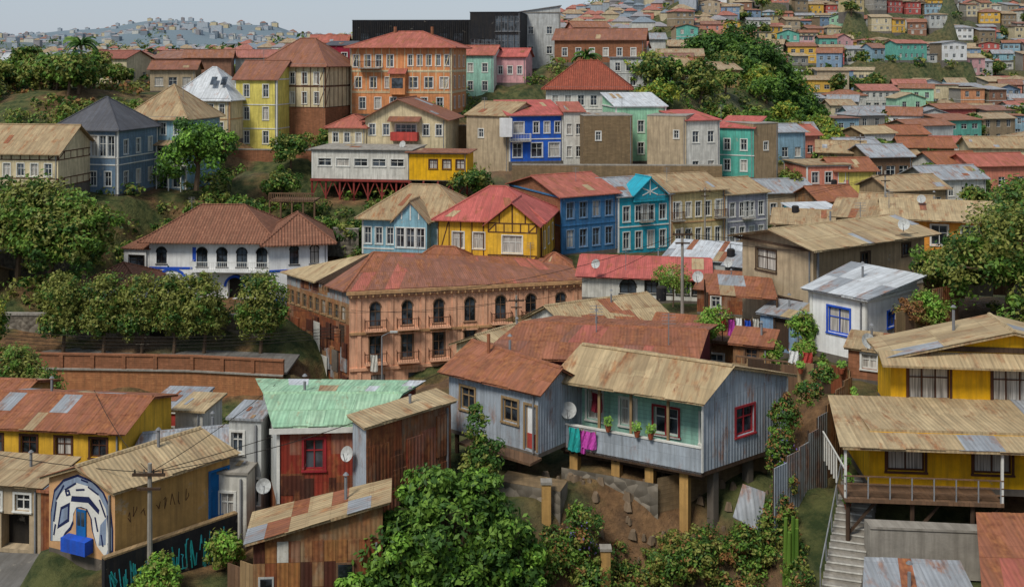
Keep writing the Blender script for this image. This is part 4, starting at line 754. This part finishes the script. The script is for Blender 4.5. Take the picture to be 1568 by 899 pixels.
for x,y,w,wl,rf,h,nm in [(-80,206,10,'cream','tiler',5,'cream_ridge_house'),(-98,230,10,'greywhite','rgrey',5,'grey_ridge_house'),(-110,235,9,'skyblue','rwhite',5,'light_blue_ridge_house'),(-70,214,9,'brick','rbrown',5,'brick_ridge_house'),(-60,206,9,'brick','rrust',5,'brick_ridge_house'),(-52,214,9,'offwhite','rred',5,'white_ridge_house'),(-43,210,8,'tan','rbrown',6,'tan_ridge_house'),(-36,205,7,'redp','rred',6,'red_ridge_house'),(-90,214,9,'offwhite','rred',4,'white_ridge_house'),(-62,191,8,'beige','rbrown',4,'beige_ridge_house'),(14,232,10,'tan','rrust',6,'tan_ridge_house'),(26,240,9,'offwhite','rred',6,'white_ridge_house'),(38,236,10,'yellowl','rtan',5,'yellow_ridge_house'),(-8,225,10,'offwhite','rred',6,'white_ridge_house'),(34,225,9,'brick','rbrown',5,'brick_ridge_house'),(30,196,9,'tan','rtan',4,'tan_ridge_house'),(45,222,8,'ochre','rtan',4,'ochre_ridge_house'),(60,288,10,'offwhite','rgrey',6,'white_ridge_house'),(48,290,9,'pink','rrust',6,'pink_ridge_house'),(30,285,10,'greywhite','rred',7,'grey_ridge_house'),(16,285,10,'offwhite','rgrey',8,'white_ridge_house'),(5,260,10,'cream','rred',7,'cream_ridge_house'),(20,262,9,'salmon','rrust',6,'salmon_ridge_house'),(34,262,9,'offwhite','rgrey',5,'white_ridge_house'),(44,268,8,'beige','rtan',5,'beige_ridge_house'),(8,310,11,'greywhite','rgrey',14,'grey_ridge_apartments'),(24,320,10,'offwhite','rred',10,'white_ridge_apartments'),(40,315,10,'lilac','rgrey',7,'lilac_ridge_house'),(56,312,10,'cream','rrust',6,'cream_ridge_house'),(34,205,7,'cream','rrust',4,'cream_ridge_house'),(52,165,7,'beige','rtan',4,'beige_hillside_house'),(58,160,7,'wood','rgrey',4,'wooden_hillside_house'),(50,180,7,'salmon','rred',4,'salmon_hillside_house'),(66,175,9,'skyblue','rtan',3,'light_blue_hillside_house'),(74,186,9,'tan','rrust',4,'tan_hillside_house'),(55,141,9,'tan','rtan',3.4,'tan_hillside_house'),(64,150,9,'offwhite','rgrey',3.4,'white_hillside_house'),(75,160,10,'salmon','rred',4,'salmon_hillside_house'),(47,128,8,'greywhite','rtan',3,'grey_hillside_house'),(-62,112,7,'offwhite','rtan',3,'white_garden_house'),(50,152,6,'yellowl','rrust',3.4,'yellow_hillside_house'),(58,172,7,'mint','rgrey',4,'mint_hillside_house'),(82,176,9,'cream','rtan',5,'cream_hillside_house'),(44,140,6,'crustl','rrust',3,'tin_hillside_house'),(70,163,8,'offwhite','rrust',4,'white_hillside_house'),(52,190,7,'cream','rgrey',4,'cream_hillside_house'),(76,200,8,'beige','rrust',5,'beige_hillside_house')]:
    hill_house(x,y,w,nm,wl,('gx',rf,1.4,.5),h)
for i in range(34):
    x,y=random.uniform(-150,-45),random.uniform(225,330); wl=random.choice(PAL)
    if all(abs(x-p[0])>(9+p[2])/2 or abs(y-p[1])>8 for p in placed): hill_house(x,y,random.uniform(7,10),NM.get(wl,wl)+'_ridge_house',wl,(random.choice(['gx','gy','hip']),random.choice(RP),1.5,.4),random.choice([3.4,5.8]))

# ---- terrain sheet
ys=np.concatenate([np.linspace(-80,4,12),np.geomspace(6,5200,330)]); nx=270
T=np.linspace(-1,1,nx); X=np.array([[t*(45+abs(y)*.85) for t in T] for y in ys]); Y=np.repeat(ys[:,None],nx,1)
Z=ground(X.ravel(),Y.ravel()).reshape(X.shape)-.2+ (np.sin(X*.9)*np.cos(Y*.8)*.12)+np.sin(X*2.3+Y)*np.sin(Y*2.1-X*.7)*.07
V=np.stack([X.ravel(),Y.ravel(),Z.ravel()],1); idx=np.arange(len(ys)*nx).reshape(len(ys),nx)
Fq=np.stack([idx[:-1,:-1],idx[:-1,1:],idx[1:,1:],idx[1:,:-1]],-1).reshape(-1,4)
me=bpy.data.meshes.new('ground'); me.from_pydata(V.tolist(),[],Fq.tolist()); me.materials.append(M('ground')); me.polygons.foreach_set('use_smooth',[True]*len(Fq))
o=bpy.data.objects.new('ground_terrain',me); scene.collection.objects.link(o)
# ---- distant town
g=G('distant_hillside_town'); nT=3800; PX=RNG.uniform(-.62,.2,nT); PY=np.exp(RNG.uniform(math.log(400),math.log(3000),nT)); Xs=PX*PY; Zs=ground(Xs,PY)
for x,y,z in zip(Xs,PY,Zs):
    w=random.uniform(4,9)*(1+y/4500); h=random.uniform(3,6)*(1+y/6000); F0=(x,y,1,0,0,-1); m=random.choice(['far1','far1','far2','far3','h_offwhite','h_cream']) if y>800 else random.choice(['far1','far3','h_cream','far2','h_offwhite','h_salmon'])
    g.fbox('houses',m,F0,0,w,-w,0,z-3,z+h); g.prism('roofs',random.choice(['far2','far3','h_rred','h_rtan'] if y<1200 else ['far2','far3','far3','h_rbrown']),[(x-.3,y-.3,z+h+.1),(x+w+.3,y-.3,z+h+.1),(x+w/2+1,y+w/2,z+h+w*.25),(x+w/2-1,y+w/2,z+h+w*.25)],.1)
for k in range(4): x=-640+k*26; g.fbox('towers','far1',(x,1950,1,0,0,-1),0,20,-12,0,90,122+3*(k%3))
g.done()

# ============================================================ vegetation
def tree(name,x,y,r,h,n,size,mats=('leaf','leafd','leafb'),z=None,lobes=4,tr=None):
    z=gz(x,y) if z is None else z; c=z+h*(1-.38); bl=[(x,y,c,r*.75,r*.75,h*.36)]
    for i in range(lobes):
        a=6.28*i/lobes+random.uniform(-.4,.4); bl.append((x+math.cos(a)*r*.5,y+math.sin(a)*r*.5,c+random.uniform(-.22,.12)*h,r*.55,r*.55,h*.26))
    plant(name,bl,n,size,mats,trunk=(z,tr or r*.07),k=9,clump=.42)
for x in(-44.6,-40.6,-36.8,-33.6,-30.6,-25): 
    plant('clipped_street_tree',[(x,103.8,36.0+random.uniform(-.2,.2),2.5,2.2,3.0),(x-.6,103.8,34.1,2.1,1.9,1.8),(x+.6,103.8,34.2,2.1,1.9,1.8)],9500,.17,('leaf','leafo','leafo','leafd'),trunk=(30.7,.2),k=16,clump=.34,shell=.55)
for x,y,r,h in((-50,113,5.2,12.8),(-46,112,3.6,10),(-54.5,115,5,11),(-58.5,114,4.5,11)): tree('leafy_tree',x,y,r,h,11000,.24,('leafd','leafo','leaf'),z=35.3)
tree('broad_tree',-40.5,134,5.2,8.8,11000,.24,('leaf','leafb','leafd'),z=43.5)
for x,y,r,h in((-34,130,3.4,6.5),(-37.5,130,3,6),(-30.5,138,2.8,5),(-27,129,2.6,4),(-23,128,2.6,4.4),(-31,146,2.8,5),(-5,136.5,3,4.5),(-2,138,2.6,4),(-12,158,3,6),(-26,154,2.5,5),(2,160,2.8,6),(-19.5,128,2.3,3.6),(-45,127,3,5),(-40,127,2.6,4.5),(-64,118,4,8),(-67,128,4,8),(10,159,2.6,5),(20,160,2.6,5),(27,160,3,6),(33,163,3,6)): tree('garden_tree',x,y,r,h,3600,.23,('leaf','leafd','leafo'))
for i in range(15): x=random.uniform(-92,-72);y=random.uniform(168,194); tree('hill_tree',x,y,random.uniform(3,4.6),random.uniform(4.5,7),2400,.38,('leafd','leafo','leaf'))
for i in range(10): x=random.uniform(-130,-48);y=random.uniform(198,260); tree('hill_tree',x,y,random.uniform(2.5,3.8),random.uniform(3.5,5),1600,.4,('leafd','leafo','leaf'))
for x,y,r,h in((50,252,8,15),(57,254,9,17),(64,254,8,15),(46,248,6,11),(70,252,6,9),(54,246,6,10),(61,246,6,10)): tree('dark_cypress_tree',x,y,r,h,8000,.45,('leafd','leafd','leaf'))
for i in range(58):
    x=random.uniform(22,68);y=random.uniform(176,240); tree('hill_tree',x,y,random.uniform(2.4,4.4),random.uniform(4.,7.),1700,.36,random.choice([('leafd','leafo','leaf'),('leafy','leaf'),('leafd','leaf'),('leafd','leafo')]))
for i in range(80):
    y=random.uniform(225,560);x=random.uniform(.17,.55)*y; tree('hillside_tree',x,y,random.uniform(2.2,4.2),random.uniform(4,8),450,.6,('leafd','leafo','leafd'))
for i in range(22): x=random.uniform(40,80);y=random.uniform(140,205); tree('hillside_tree',x,y,random.uniform(1.8,2.8),random.uniform(3,4.6),1100,.3,('leafd','leafo','leaf'))
palm(13,186,56,4.4,3.2); palm(-73.5,178,57,5.5,3.4); palm(-78,176,56,4,2.6)
def scrub(name,cnt,x0,x1,y0,y1,r,n,size,mats=('leafd','leafo','leaf')):
    bl=[]; XX=RNG.uniform(x0,x1,cnt);YY=RNG.uniform(y0,y1,cnt);ZZ=ground(XX,YY)
    for x,y,z in zip(XX,YY,ZZ): rr=r*random.uniform(.6,1.3); bl.append((x,y,z+rr*.2,rr,rr,rr*.65))
    plant(name,bl,n,size,mats,k=4)
scrub('hillside_shrubs',130,-40,-4,124,138,1.6,24000,.22)
scrub('hillside_shrubs',190,-80,-38,108,172,2.2,32000,.28)
scrub('hillside_shrubs',150,-30,45,140,200,1.9,22000,.28)
scrub('hillside_shrubs',170,-125,-40,168,250,2.2,18000,.38,('leafd','leafo','leafbr'))
scrub('hillside_shrubs',480,45,280,205,520,2.4,34000,.55,('leafd','leafo','leafd'))
scrub('hillside_shrubs',130,36,100,100,200,1.8,17000,.3,('leafd','leafo','leaf'))
scrub('hillside_shrubs',200,12,75,170,280,2.3,20000,.38,('leafd','leafo','leafd'))
scrub('valley_shrubs',60,-60,-20,72,94,1.6,11000,.2)
scrub('garden_shrubs',36,14,30,54,66,.7,7000,.11)
scrub('garden_shrubs',40,-30,-8,62,92,1.4,8000,.17)
bl=[]; YY=np.exp(RNG.uniform(math.log(330),math.log(1500),380)); XX=RNG.uniform(-.6,.1,380)*YY; ZZ=ground(XX,YY)
for x,y,z in zip(XX,YY,ZZ): rr=5+y*.006; bl.append((x,y,z+2,rr*1.4,rr,rr*.7))
plant('distant_trees',bl,22000,1.6,('leafd','leafo'),k=4)
# foreground trees
plant('fig_tree',[(-2.8,45.2,39.6,2.8,2.1,2.5),(-5.0,45,38.4,2.3,1.9,2.3),(-.6,45.3,38.3,2.3,1.8,2.3),(-2.3,44.5,37.2,3.4,1.9,1.9),(-3.6,45.5,41.2,1.3,1.2,1.3),(-5.8,44.3,37.0,1.8,1.5,1.6),(-1.4,45.4,41.0,1.2,1.,1.2)],38000,.14,('leafb','leaf','leafd','leaf'),trunk=(34.5,.3),k=34,clump=.2,shell=.22)
plant('vine_tree',[(-1.7,48.3,43.0,.6,.6,1.0),(-1.3,48.1,41.8,.9,.7,.9),(-1.9,47.8,40.9,.8,.7,.8)],3600,.1,('leaf','leafd','leafo'),k=9)
bl=[]; cnt=190; XX=RNG.uniform(.8,12.6,cnt); YY=RNG.uniform(43.6,47.8,cnt); ZZ=ground(XX,YY)
for x,y,z in zip(XX,YY,ZZ):
    if (x<4.0 and y>47.2) or (5.3<x<6.1 and y>46.8): continue
    rr=random.uniform(.35,.85); bl.append((x,y,z+.15,rr,rr*.8,rr*.7))
plant('ivy_bank',bl,50000,.08,('leaf','leafo','leafd','leafo','leafbr'),k=5,clump=.5)
plant('ivy_bank',[(3.2,47.2,39.0,.9,.7,1.1),(2.7,47,37.8,1.1,.8,1.1),(3.6,46.3,36.8,1.2,.9,1.1),(1.6,46.3,37.6,.9,.7,1.),(8.2,46.3,37.8,1.2,.7,1.),(10.6,46.7,38.2,1.3,.7,1.),(11.6,47.2,38.8,.8,.6,1.),(7,46,37.6,1.,.7,.9)],16000,.085,('leaf','leafo','leafd','leaf','leafo','leafbr'),k=18,clump=.3)
plant('climbing_vine',[(13.0,49.6,43,.9,.6,1.1),(12.5,48.8,41.6,.8,.6,1.2),(12.5,48.1,40.2,.6,.5,1.),(14.4,50.6,43.9,.8,.5,.6),(15.4,51.6,44.4,.7,.5,.5),(12.1,47.3,39.6,.6,.5,.9)],14000,.075,('leaf','leafo','leafd','leafbr','leaf'),k=18,clump=.3)
plant('morning_glory_flowers',[(12.6,48.6,41.4,.8,.6,1.3),(3.0,46.9,38.4,.9,.7,1.2)],160,.05,('leafv',),k=8)
plant('bougainvillea',[(22.8,59.5,45.6,.9,.7,.8),(23.6,60.2,45.0,1.,.7,.9)],3600,.08,('leafbr','leafbr','leafo'),k=10)
for x,y,r,h,z in((28.6,60.5,3.5,8.2,44.2),(31,62,3.4,8,45),(27,64,2.4,4.5,44.5),(30.5,58,3,5.4,43.6),(33,58,3,6,44)): tree('leafy_tree',x,y,r,h,11000,.14,('leaf','leafo','leafd'),z=z)
for x,y,r,h,z in((12.8,67.5,1.2,3.2,41),(17.4,62.5,.9,3.0,42.2),(15.3,62,.8,1.8,41.5),(24,60,1.1,3,44),(14.8,96,2,4,37.6),(16.8,60,.7,1.4,42.5),(-14.9,44,1.1,2.4,36.7),(-12.6,46,.9,2.4,37),(-13.6,56.5,.8,2,38)): tree('small_garden_tree',x,y,r,h,3200,.09,('leaf','leafb','leafo'),z=z,tr=.07)
plant('clipped_hedge',[(-38,80,36,2.4,1.6,2.4),(-36.6,79.6,34.6,2.2,1.6,2.4),(-40,80,34,2.4,1.6,2.6)],15000,.13,('leafd','leafo','leaf'),k=16,shell=.6)
plant('leafy_bush',[(-50,99.5,35,2.2,1.6,2.8),(-52,100,34,2,2,2.5)],7000,.18,('leaf','leafy','leafd'),k=12)
plant('garden_plants',[(-19.5,42.6,37,1.1,.8,.9),(-18.3,42.2,36.8,1.2,.8,1),(-17.2,42,37.3,.9,.7,.8),(-20.6,42.4,36.8,1,.8,1)],7000,.1,('leafd','leaf','leafo'),k=10)
g=G('cactus')
for i in range(9):
    x,y=-20.9+random.uniform(-.9,.9),41.6+random.uniform(-.4,.4); g.limb('stems','leafd',(x,y,35.6),(x+random.uniform(-.2,.2),y,37.6+random.uniform(0,1)),.12,.08)
g.done()
g=G('cactus')
for i in range(7):
    x,y=12.2+random.uniform(-.35,.35),45.6+random.uniform(-.3,.3); g.limb('stems','leaf',(x,y,37),(x+random.uniform(-.1,.1),y,39.2+random.uniform(0,1)),.11,.08)
g.done()
g=G('rubble_rocks')
for i in range(80):
    x,y=random.uniform(1,12.5),random.uniform(46,50.5); z=gz(x,y)-.1; r=random.choice([.07,.1,.14,.22]); 
    ring=[(x+r*math.cos(a)*random.uniform(.6,1.4),y+r*math.sin(a)*random.uniform(.6,1.4)) for a in [k*1.047 for k in range(6)]]
    tp=[(x+(p[0]-x)*.55,y+(p[1]-y)*.55,z+r*random.uniform(.5,1.0)) for p in ring]
    for k in range(6): j=(k+1)%6; g.face('rocks','rock',[ring[k]+(z-.2,),ring[j]+(z-.2,),tp[j],tp[k]])
    g.face('rocks','rock',tp)
g.done()
g=G('fallen_tin_sheet'); g.prism('sheet','rgrey',[(10.0,47.3,39.3),(11.2,47.1,38.7),(11.6,47.8,40.2),(10.6,48,40.5)],.03); g.done()

# ============================================================ street furniture & small things
def cat(g,p,q,sag,r=.018,n=10):
    pr=p
    for i in range(1,n+1):
        t=i/n; c=tuple(p[k]+(q[k]-p[k])*t for k in range(3)); c=(c[0],c[1],c[2]-sag*4*t*(1-t)); g.limb('wires','dark',pr,c,r,r,4); pr=c
def pole(x,y,z0,z1,targets):
    g=G('utility_pole'); g.limb('pole','concrete',(x,y,z0),(x,y,z1),.14,.09,8); F0=(x,y,1,0,0,-1)
    g.fbox('crossarm','woodd',F0,-.7,.7,.08,.18,z1-.5,z1-.38); g.fbox('crossarm','woodd',F0,-.5,.5,.08,.18,z1-1.1,z1-1.0)
    for k in(-.6,-.2,.2,.6): g.limb('insulators','dark',(x+k,y-.12,z1-.38),(x+k,y-.12,z1-.22),.04,.03,6)
    for t,s in targets: cat(g,(x,y,z1-.4),t,s)
    g.done()
pole(-15.6,45,36.5,42.6,[((-32,50,43),.5),((-12,53,43.5),.2),((-24,60,41),.4),((-6.5,48,43.6),.3),((-3,60,42.5),.4)])
pole(11.9,73,39,48.2,[((28,72,48),.5),((-10,80,42),1.),((20,68,47.5),.3),((2,100,38),1.)])
pole(.4,95,30,38.5,[((-16,104,35),.6),((7,110,36),.4),((-30,104,36),1.2)])
pole(40,112,40,48,[((20,128,42),.8),((50,140,46),.8),((28,130,42),.6)])
pole(24,130,36,44,[((6,124,43),.5),((34,139,42),.5)]); pole(55,165,40,48,[((40,150,47),.5),((75,190,46),.8)])
for k in range(4):
    g=G('overhead_wires'); cat(g,(-48,99,34.2-.35*k),(-16.5,103,33.6-.3*k),.8,.025); g.done()
g=G('overhead_wires'); cat(g,(11.5,40,36),(19.6,68,44),.4,.02); cat(g,(11,40,35.5),(17,60,43.5),.5,.02); g.done()
g=G('street_lamp'); x,y=-12.2,98
g.limb('pole','metal',(x,y,26),(x,y,34),.1,.06,8); g.limb('arm','metal',(x,y,34),(x+.9,y-.3,34.5),.05,.04,6); g.fbox('lamp_head','greywhite',(x+.9,y-.3,1,0,0,-1),-.1,.6,-.12,.12,34.42,34.56); g.done()
def dish(x,y,z,r,ax=-.6):
    g=G('satellite_dish'); d=nrm((ax,-1,.45)); a=nrm(cross(d,(0,0,1))); b=cross(a,d); c=(x,y,z)
    P=lambda t,k:tuple(c[i]+r*k*(math.cos(t)*a[i]+math.sin(t)*b[i])-d[i]*r*.3*(1-k*k) for i in range(3))
    for i in range(16):
        t0,t1=6.2832*i/16,6.2832*(i+1)/16
        for k0,k1 in((0,.5),(.5,1)): g.face('bowl','greywhite',[P(t0,k0),P(t1,k0),P(t1,k1),P(t0,k1)] if k0 else [P(t0,0),P(t1,k1),P(t0,k1)])
    g.limb('feed_arm','metal',P(-1.57,1),tuple(c[i]+d[i]*r*.8 for i in range(3)),.02,.02,5); g.limb('mount','metal',tuple(c[i]-d[i]*r*.3 for i in range(3)),(x,y+.1,z-r*1.3),.03,.03,6); g.done()
dish(-7.5,47.4,42.1,.34); dish(2.75,50.9,42.9,.4,-.3); dish(-11.3,47.5,40.6,.34,.4); dish(18.6,54.5,45.3,.4,.3); dish(12.8,72,45,.4); dish(-15,143,48.3,.5); dish(21,101.5,40.2,.45); dish(38,97,47,.4); dish(8,100,40.4,.45); dish(27,72,48.6,.4)
def cloth(name,m,P,Q,z,h):
    g=G(name); n=8
    W=lambda i,j:(P[0]+(Q[0]-P[0])*i/n+.03*math.sin(i*2.1+j),P[1]+(Q[1]-P[1])*i/n-.06*math.sin(i*1.7+j*.8),z-h*j/5-.05*math.sin(3.14*i/n))
    for i in range(n):
        for j in range(5): g.face('fabric',m,[W(i,j+1),W(i+1,j+1),W(i+1,j),W(i,j)])
    for P_ in(W(0,0),W(n,0)): g.fbox('pegs','woodl',(P_[0],P_[1],1,0,0,-1),-.02,.02,-.02,.03,P_[2]-.06,P_[2]+.06)
    g.done()
cloth('hanging_towel','tealcloth',(2.75,50.95),(3.3,50.66),42.1,1.15); cloth('hanging_towel','magenta',(3.4,50.6),(4.05,50.28),42.05,.85); cloth('hanging_towel','magenta',(3.3,50.75),(3.55,50.6),42.0,1.1); cloth('hanging_shirt','maroon',(3.9,51.2),(4.4,50.95),43.7,.95)
for i,(m,dx) in enumerate([('redp',0),('magenta',.5),('white',.95),('bluetrim',1.5),('offwhite',2.0),('redp',2.5),('tealcloth',3.0)]): cloth('hanging_laundry',m,(13.4+dx,67.3-.1*i),(13.8+dx,67.2-.1*i),43.4-.12*(i%2),.9+.15*(i%3))
cloth('hanging_laundry','white',(15.6,58.9),(16.1,58.7),43.6,.7); cloth('hanging_laundry','redp',(16.3,58.6),(16.8,58.4),43.6,.6)
cloth('hanging_laundry','offwhite',(-13.6,100.4),(-12.9,100.3),31.6,1.6)
g=G('terrace_canopy'); q=[(12.8,68.5),(17,67),(17.6,71),(13.4,72.5)]
rp=[q[0]+(44.6,),q[1]+(44.6,),q[2]+(45.1,),q[3]+(45.1,)]; g.prism('canopy_roof','rrust',rp,.1); sheets(g,rp,'rrust',['rgrey','rtan'],.3)
for p in q: g.limb('posts','woodd',p+(40.5,),p+(44.7,),.08,.08,6)
F0,L0=frame(q[0],q[1]); g.prism('floor','wood',[p+(41.6,) for p in q],.2)
for i in range(10): g.fbox('balusters','wood',F0,L0*i/9-.03,L0*i/9+.03,-.05,0,41.6,42.5)
g.fbox('handrail','wood',F0,0,L0,-.08,.02,42.5,42.58); g.done()
for (x,y,z) in [(5.9,49.3,42.18),(6.5,49,42.18),(4.6,50.0,42.18),(15.4,48.2,41),(15.2,47.2,40.6),(14.9,46.4,40),(16,50,42.3),(16.2,51,42.6),(17,52,43),(15.6,56.5,43),(16.6,56,43.1),(17.6,55.8,43.2),(14,59.9,42.02),(15.2,59.4,42.02),(17.2,58.5,42.02)]:
    g=G('potted_plant'); g.limb('pot','terracotta',(x,y,z),(x,y,z+.28),.1,.17,10)
    for i in range(60):
        a,e=random.uniform(0,6.28),random.uniform(.05,.3); c=(x+math.cos(a)*e*.8,y+math.sin(a)*e*.8,z+.3+random.uniform(0,.35)); s=.055
        g.face('leaves',random.choice(['leaf','leafb']),[(c[0]-s,c[1],c[2]),(c[0],c[1]-s*.6,c[2]-.03),(c[0]+s,c[1],c[2]+.03),(c[0],c[1]+s*.4,c[2]+.08)])
    g.done()
for x,y,z0,z1 in((1.35,47.4,36.5,40.7),(3.95,46.3,35,38.2)):
    g=G('stone_pillar'); g.fbox('shaft','ochre2',(x,y,1,0,0,-1),0,.42,-.4,0,z0,z1); g.fbox('cap','concrete',(x,y,1,0,0,-1),-.05,.47,-.45,.05,z1,z1+.12); g.done()
g=G('stone_bank_wall'); facade(g,(-.6,48.8),(2.2,47.6),37.0,40.3,'stone'); facade(g,(2.2,47.6),(2.6,48.8),37.,40.3,'stone'); g.prism('top','masonry',[(-.6,48.8,40.32),(2.2,47.6,40.32),(2.6,48.8,40.32),(-.2,50,40.32)],.02); 
facade(g,(2.4,50.7),(6.8,48.7),38.2,40.2,'stone'); facade(g,(6.8,48.9),(12.6,51.6),37.8,40.4,'masonry'); g.done()
for x,y,z in((-10,112,39.6),(2,114,38.6),(25,75,48.3),(-38,124,42.2),(20,135,44.6),(8,131,45.0),(9,60,44.0),(5,62,44.0),(-22,143,48),(-4,152,53),(30,150,52),(-45,143,55),(11,101,40.4),(35,97,46.5),(24,104,40.4),(-38,160,60),(16,152,53)):
    g=G('tv_antenna'); g.limb('mast','metal',(x,y,z-.8),(x,y,z+1.4),.03,.03,5)
    for k in range(4): g.limb('elements','metal',(x-.4,y,z+.8+k*.18),(x+.4,y,z+.8+k*.18),.015,.015,4)
    g.done()
for x,y,z in((-14,55,38.9),(22,105,39.8),(32,118,42.3),(12,84,40.6),(45,146,42)):
    g=G('water_tank'); g.limb('barrel','blue' if y<60 else 'black',(x,y,z),(x,y,z+1.0),.4,.4,14); g.limb('lid','bluetrim' if y<60 else 'dark',(x,y,z+1.0),(x,y,z+1.12),.42,.3,14); g.done()

# ============================================================ light, sky, camera
w=bpy.data.worlds.new('World'); scene.world=w; w.use_nodes=True; t=w.node_tree; bg=t.nodes['Background']
sky=t.nodes.new('ShaderNodeTexSky'); sky.sky_type='NISHITA'; sky.sun_disc=False; el,az=math.radians(52),math.radians(215)
sky.sun_elevation=el; sky.sun_rotation=az; sky.air_density=1.3; sky.dust_density=.6; sky.ozone_density=2.5
hs=t.nodes.new('ShaderNodeHueSaturation'); hs.inputs['Saturation'].default_value=.6; t.links.new(sky.outputs[0],hs.inputs['Color'])
mx=t.nodes.new('ShaderNodeMix'); mx.data_type='RGBA'; mx.inputs[0].default_value=.72; t.links.new(hs.outputs[0],mx.inputs[6]); mx.inputs[7].default_value=(3.3,4.0,5.0,1)   # cloud layer
t.links.new(mx.outputs[2],bg.inputs[0]); bg.inputs[1].default_value=.12
sd=bpy.data.lights.new('sun','SUN'); sd.energy=3.1; sd.angle=math.radians(15); sd.color=(1,.95,.86); so=bpy.data.objects.new('sun',sd); scene.collection.objects.link(so)
so.rotation_euler=(math.radians(38),0,math.radians(-35)); so.location=(0,0,120)
cd=bpy.data.cameras.new('camera'); cam=bpy.data.objects.new('camera',cd); scene.collection.objects.link(cam); cam.location=(0,0,60); cam.rotation_euler=(math.radians(90),0,0)
cd.sensor_width=36; cd.lens=36*1600/1568; cd.shift_y=-.229; cd.clip_end=12000; cd.clip_start=.5
scene.camera=cam
scene.view_settings.view_transform='Standard'; scene.view_settings.look='None'; scene.view_settings.exposure=0
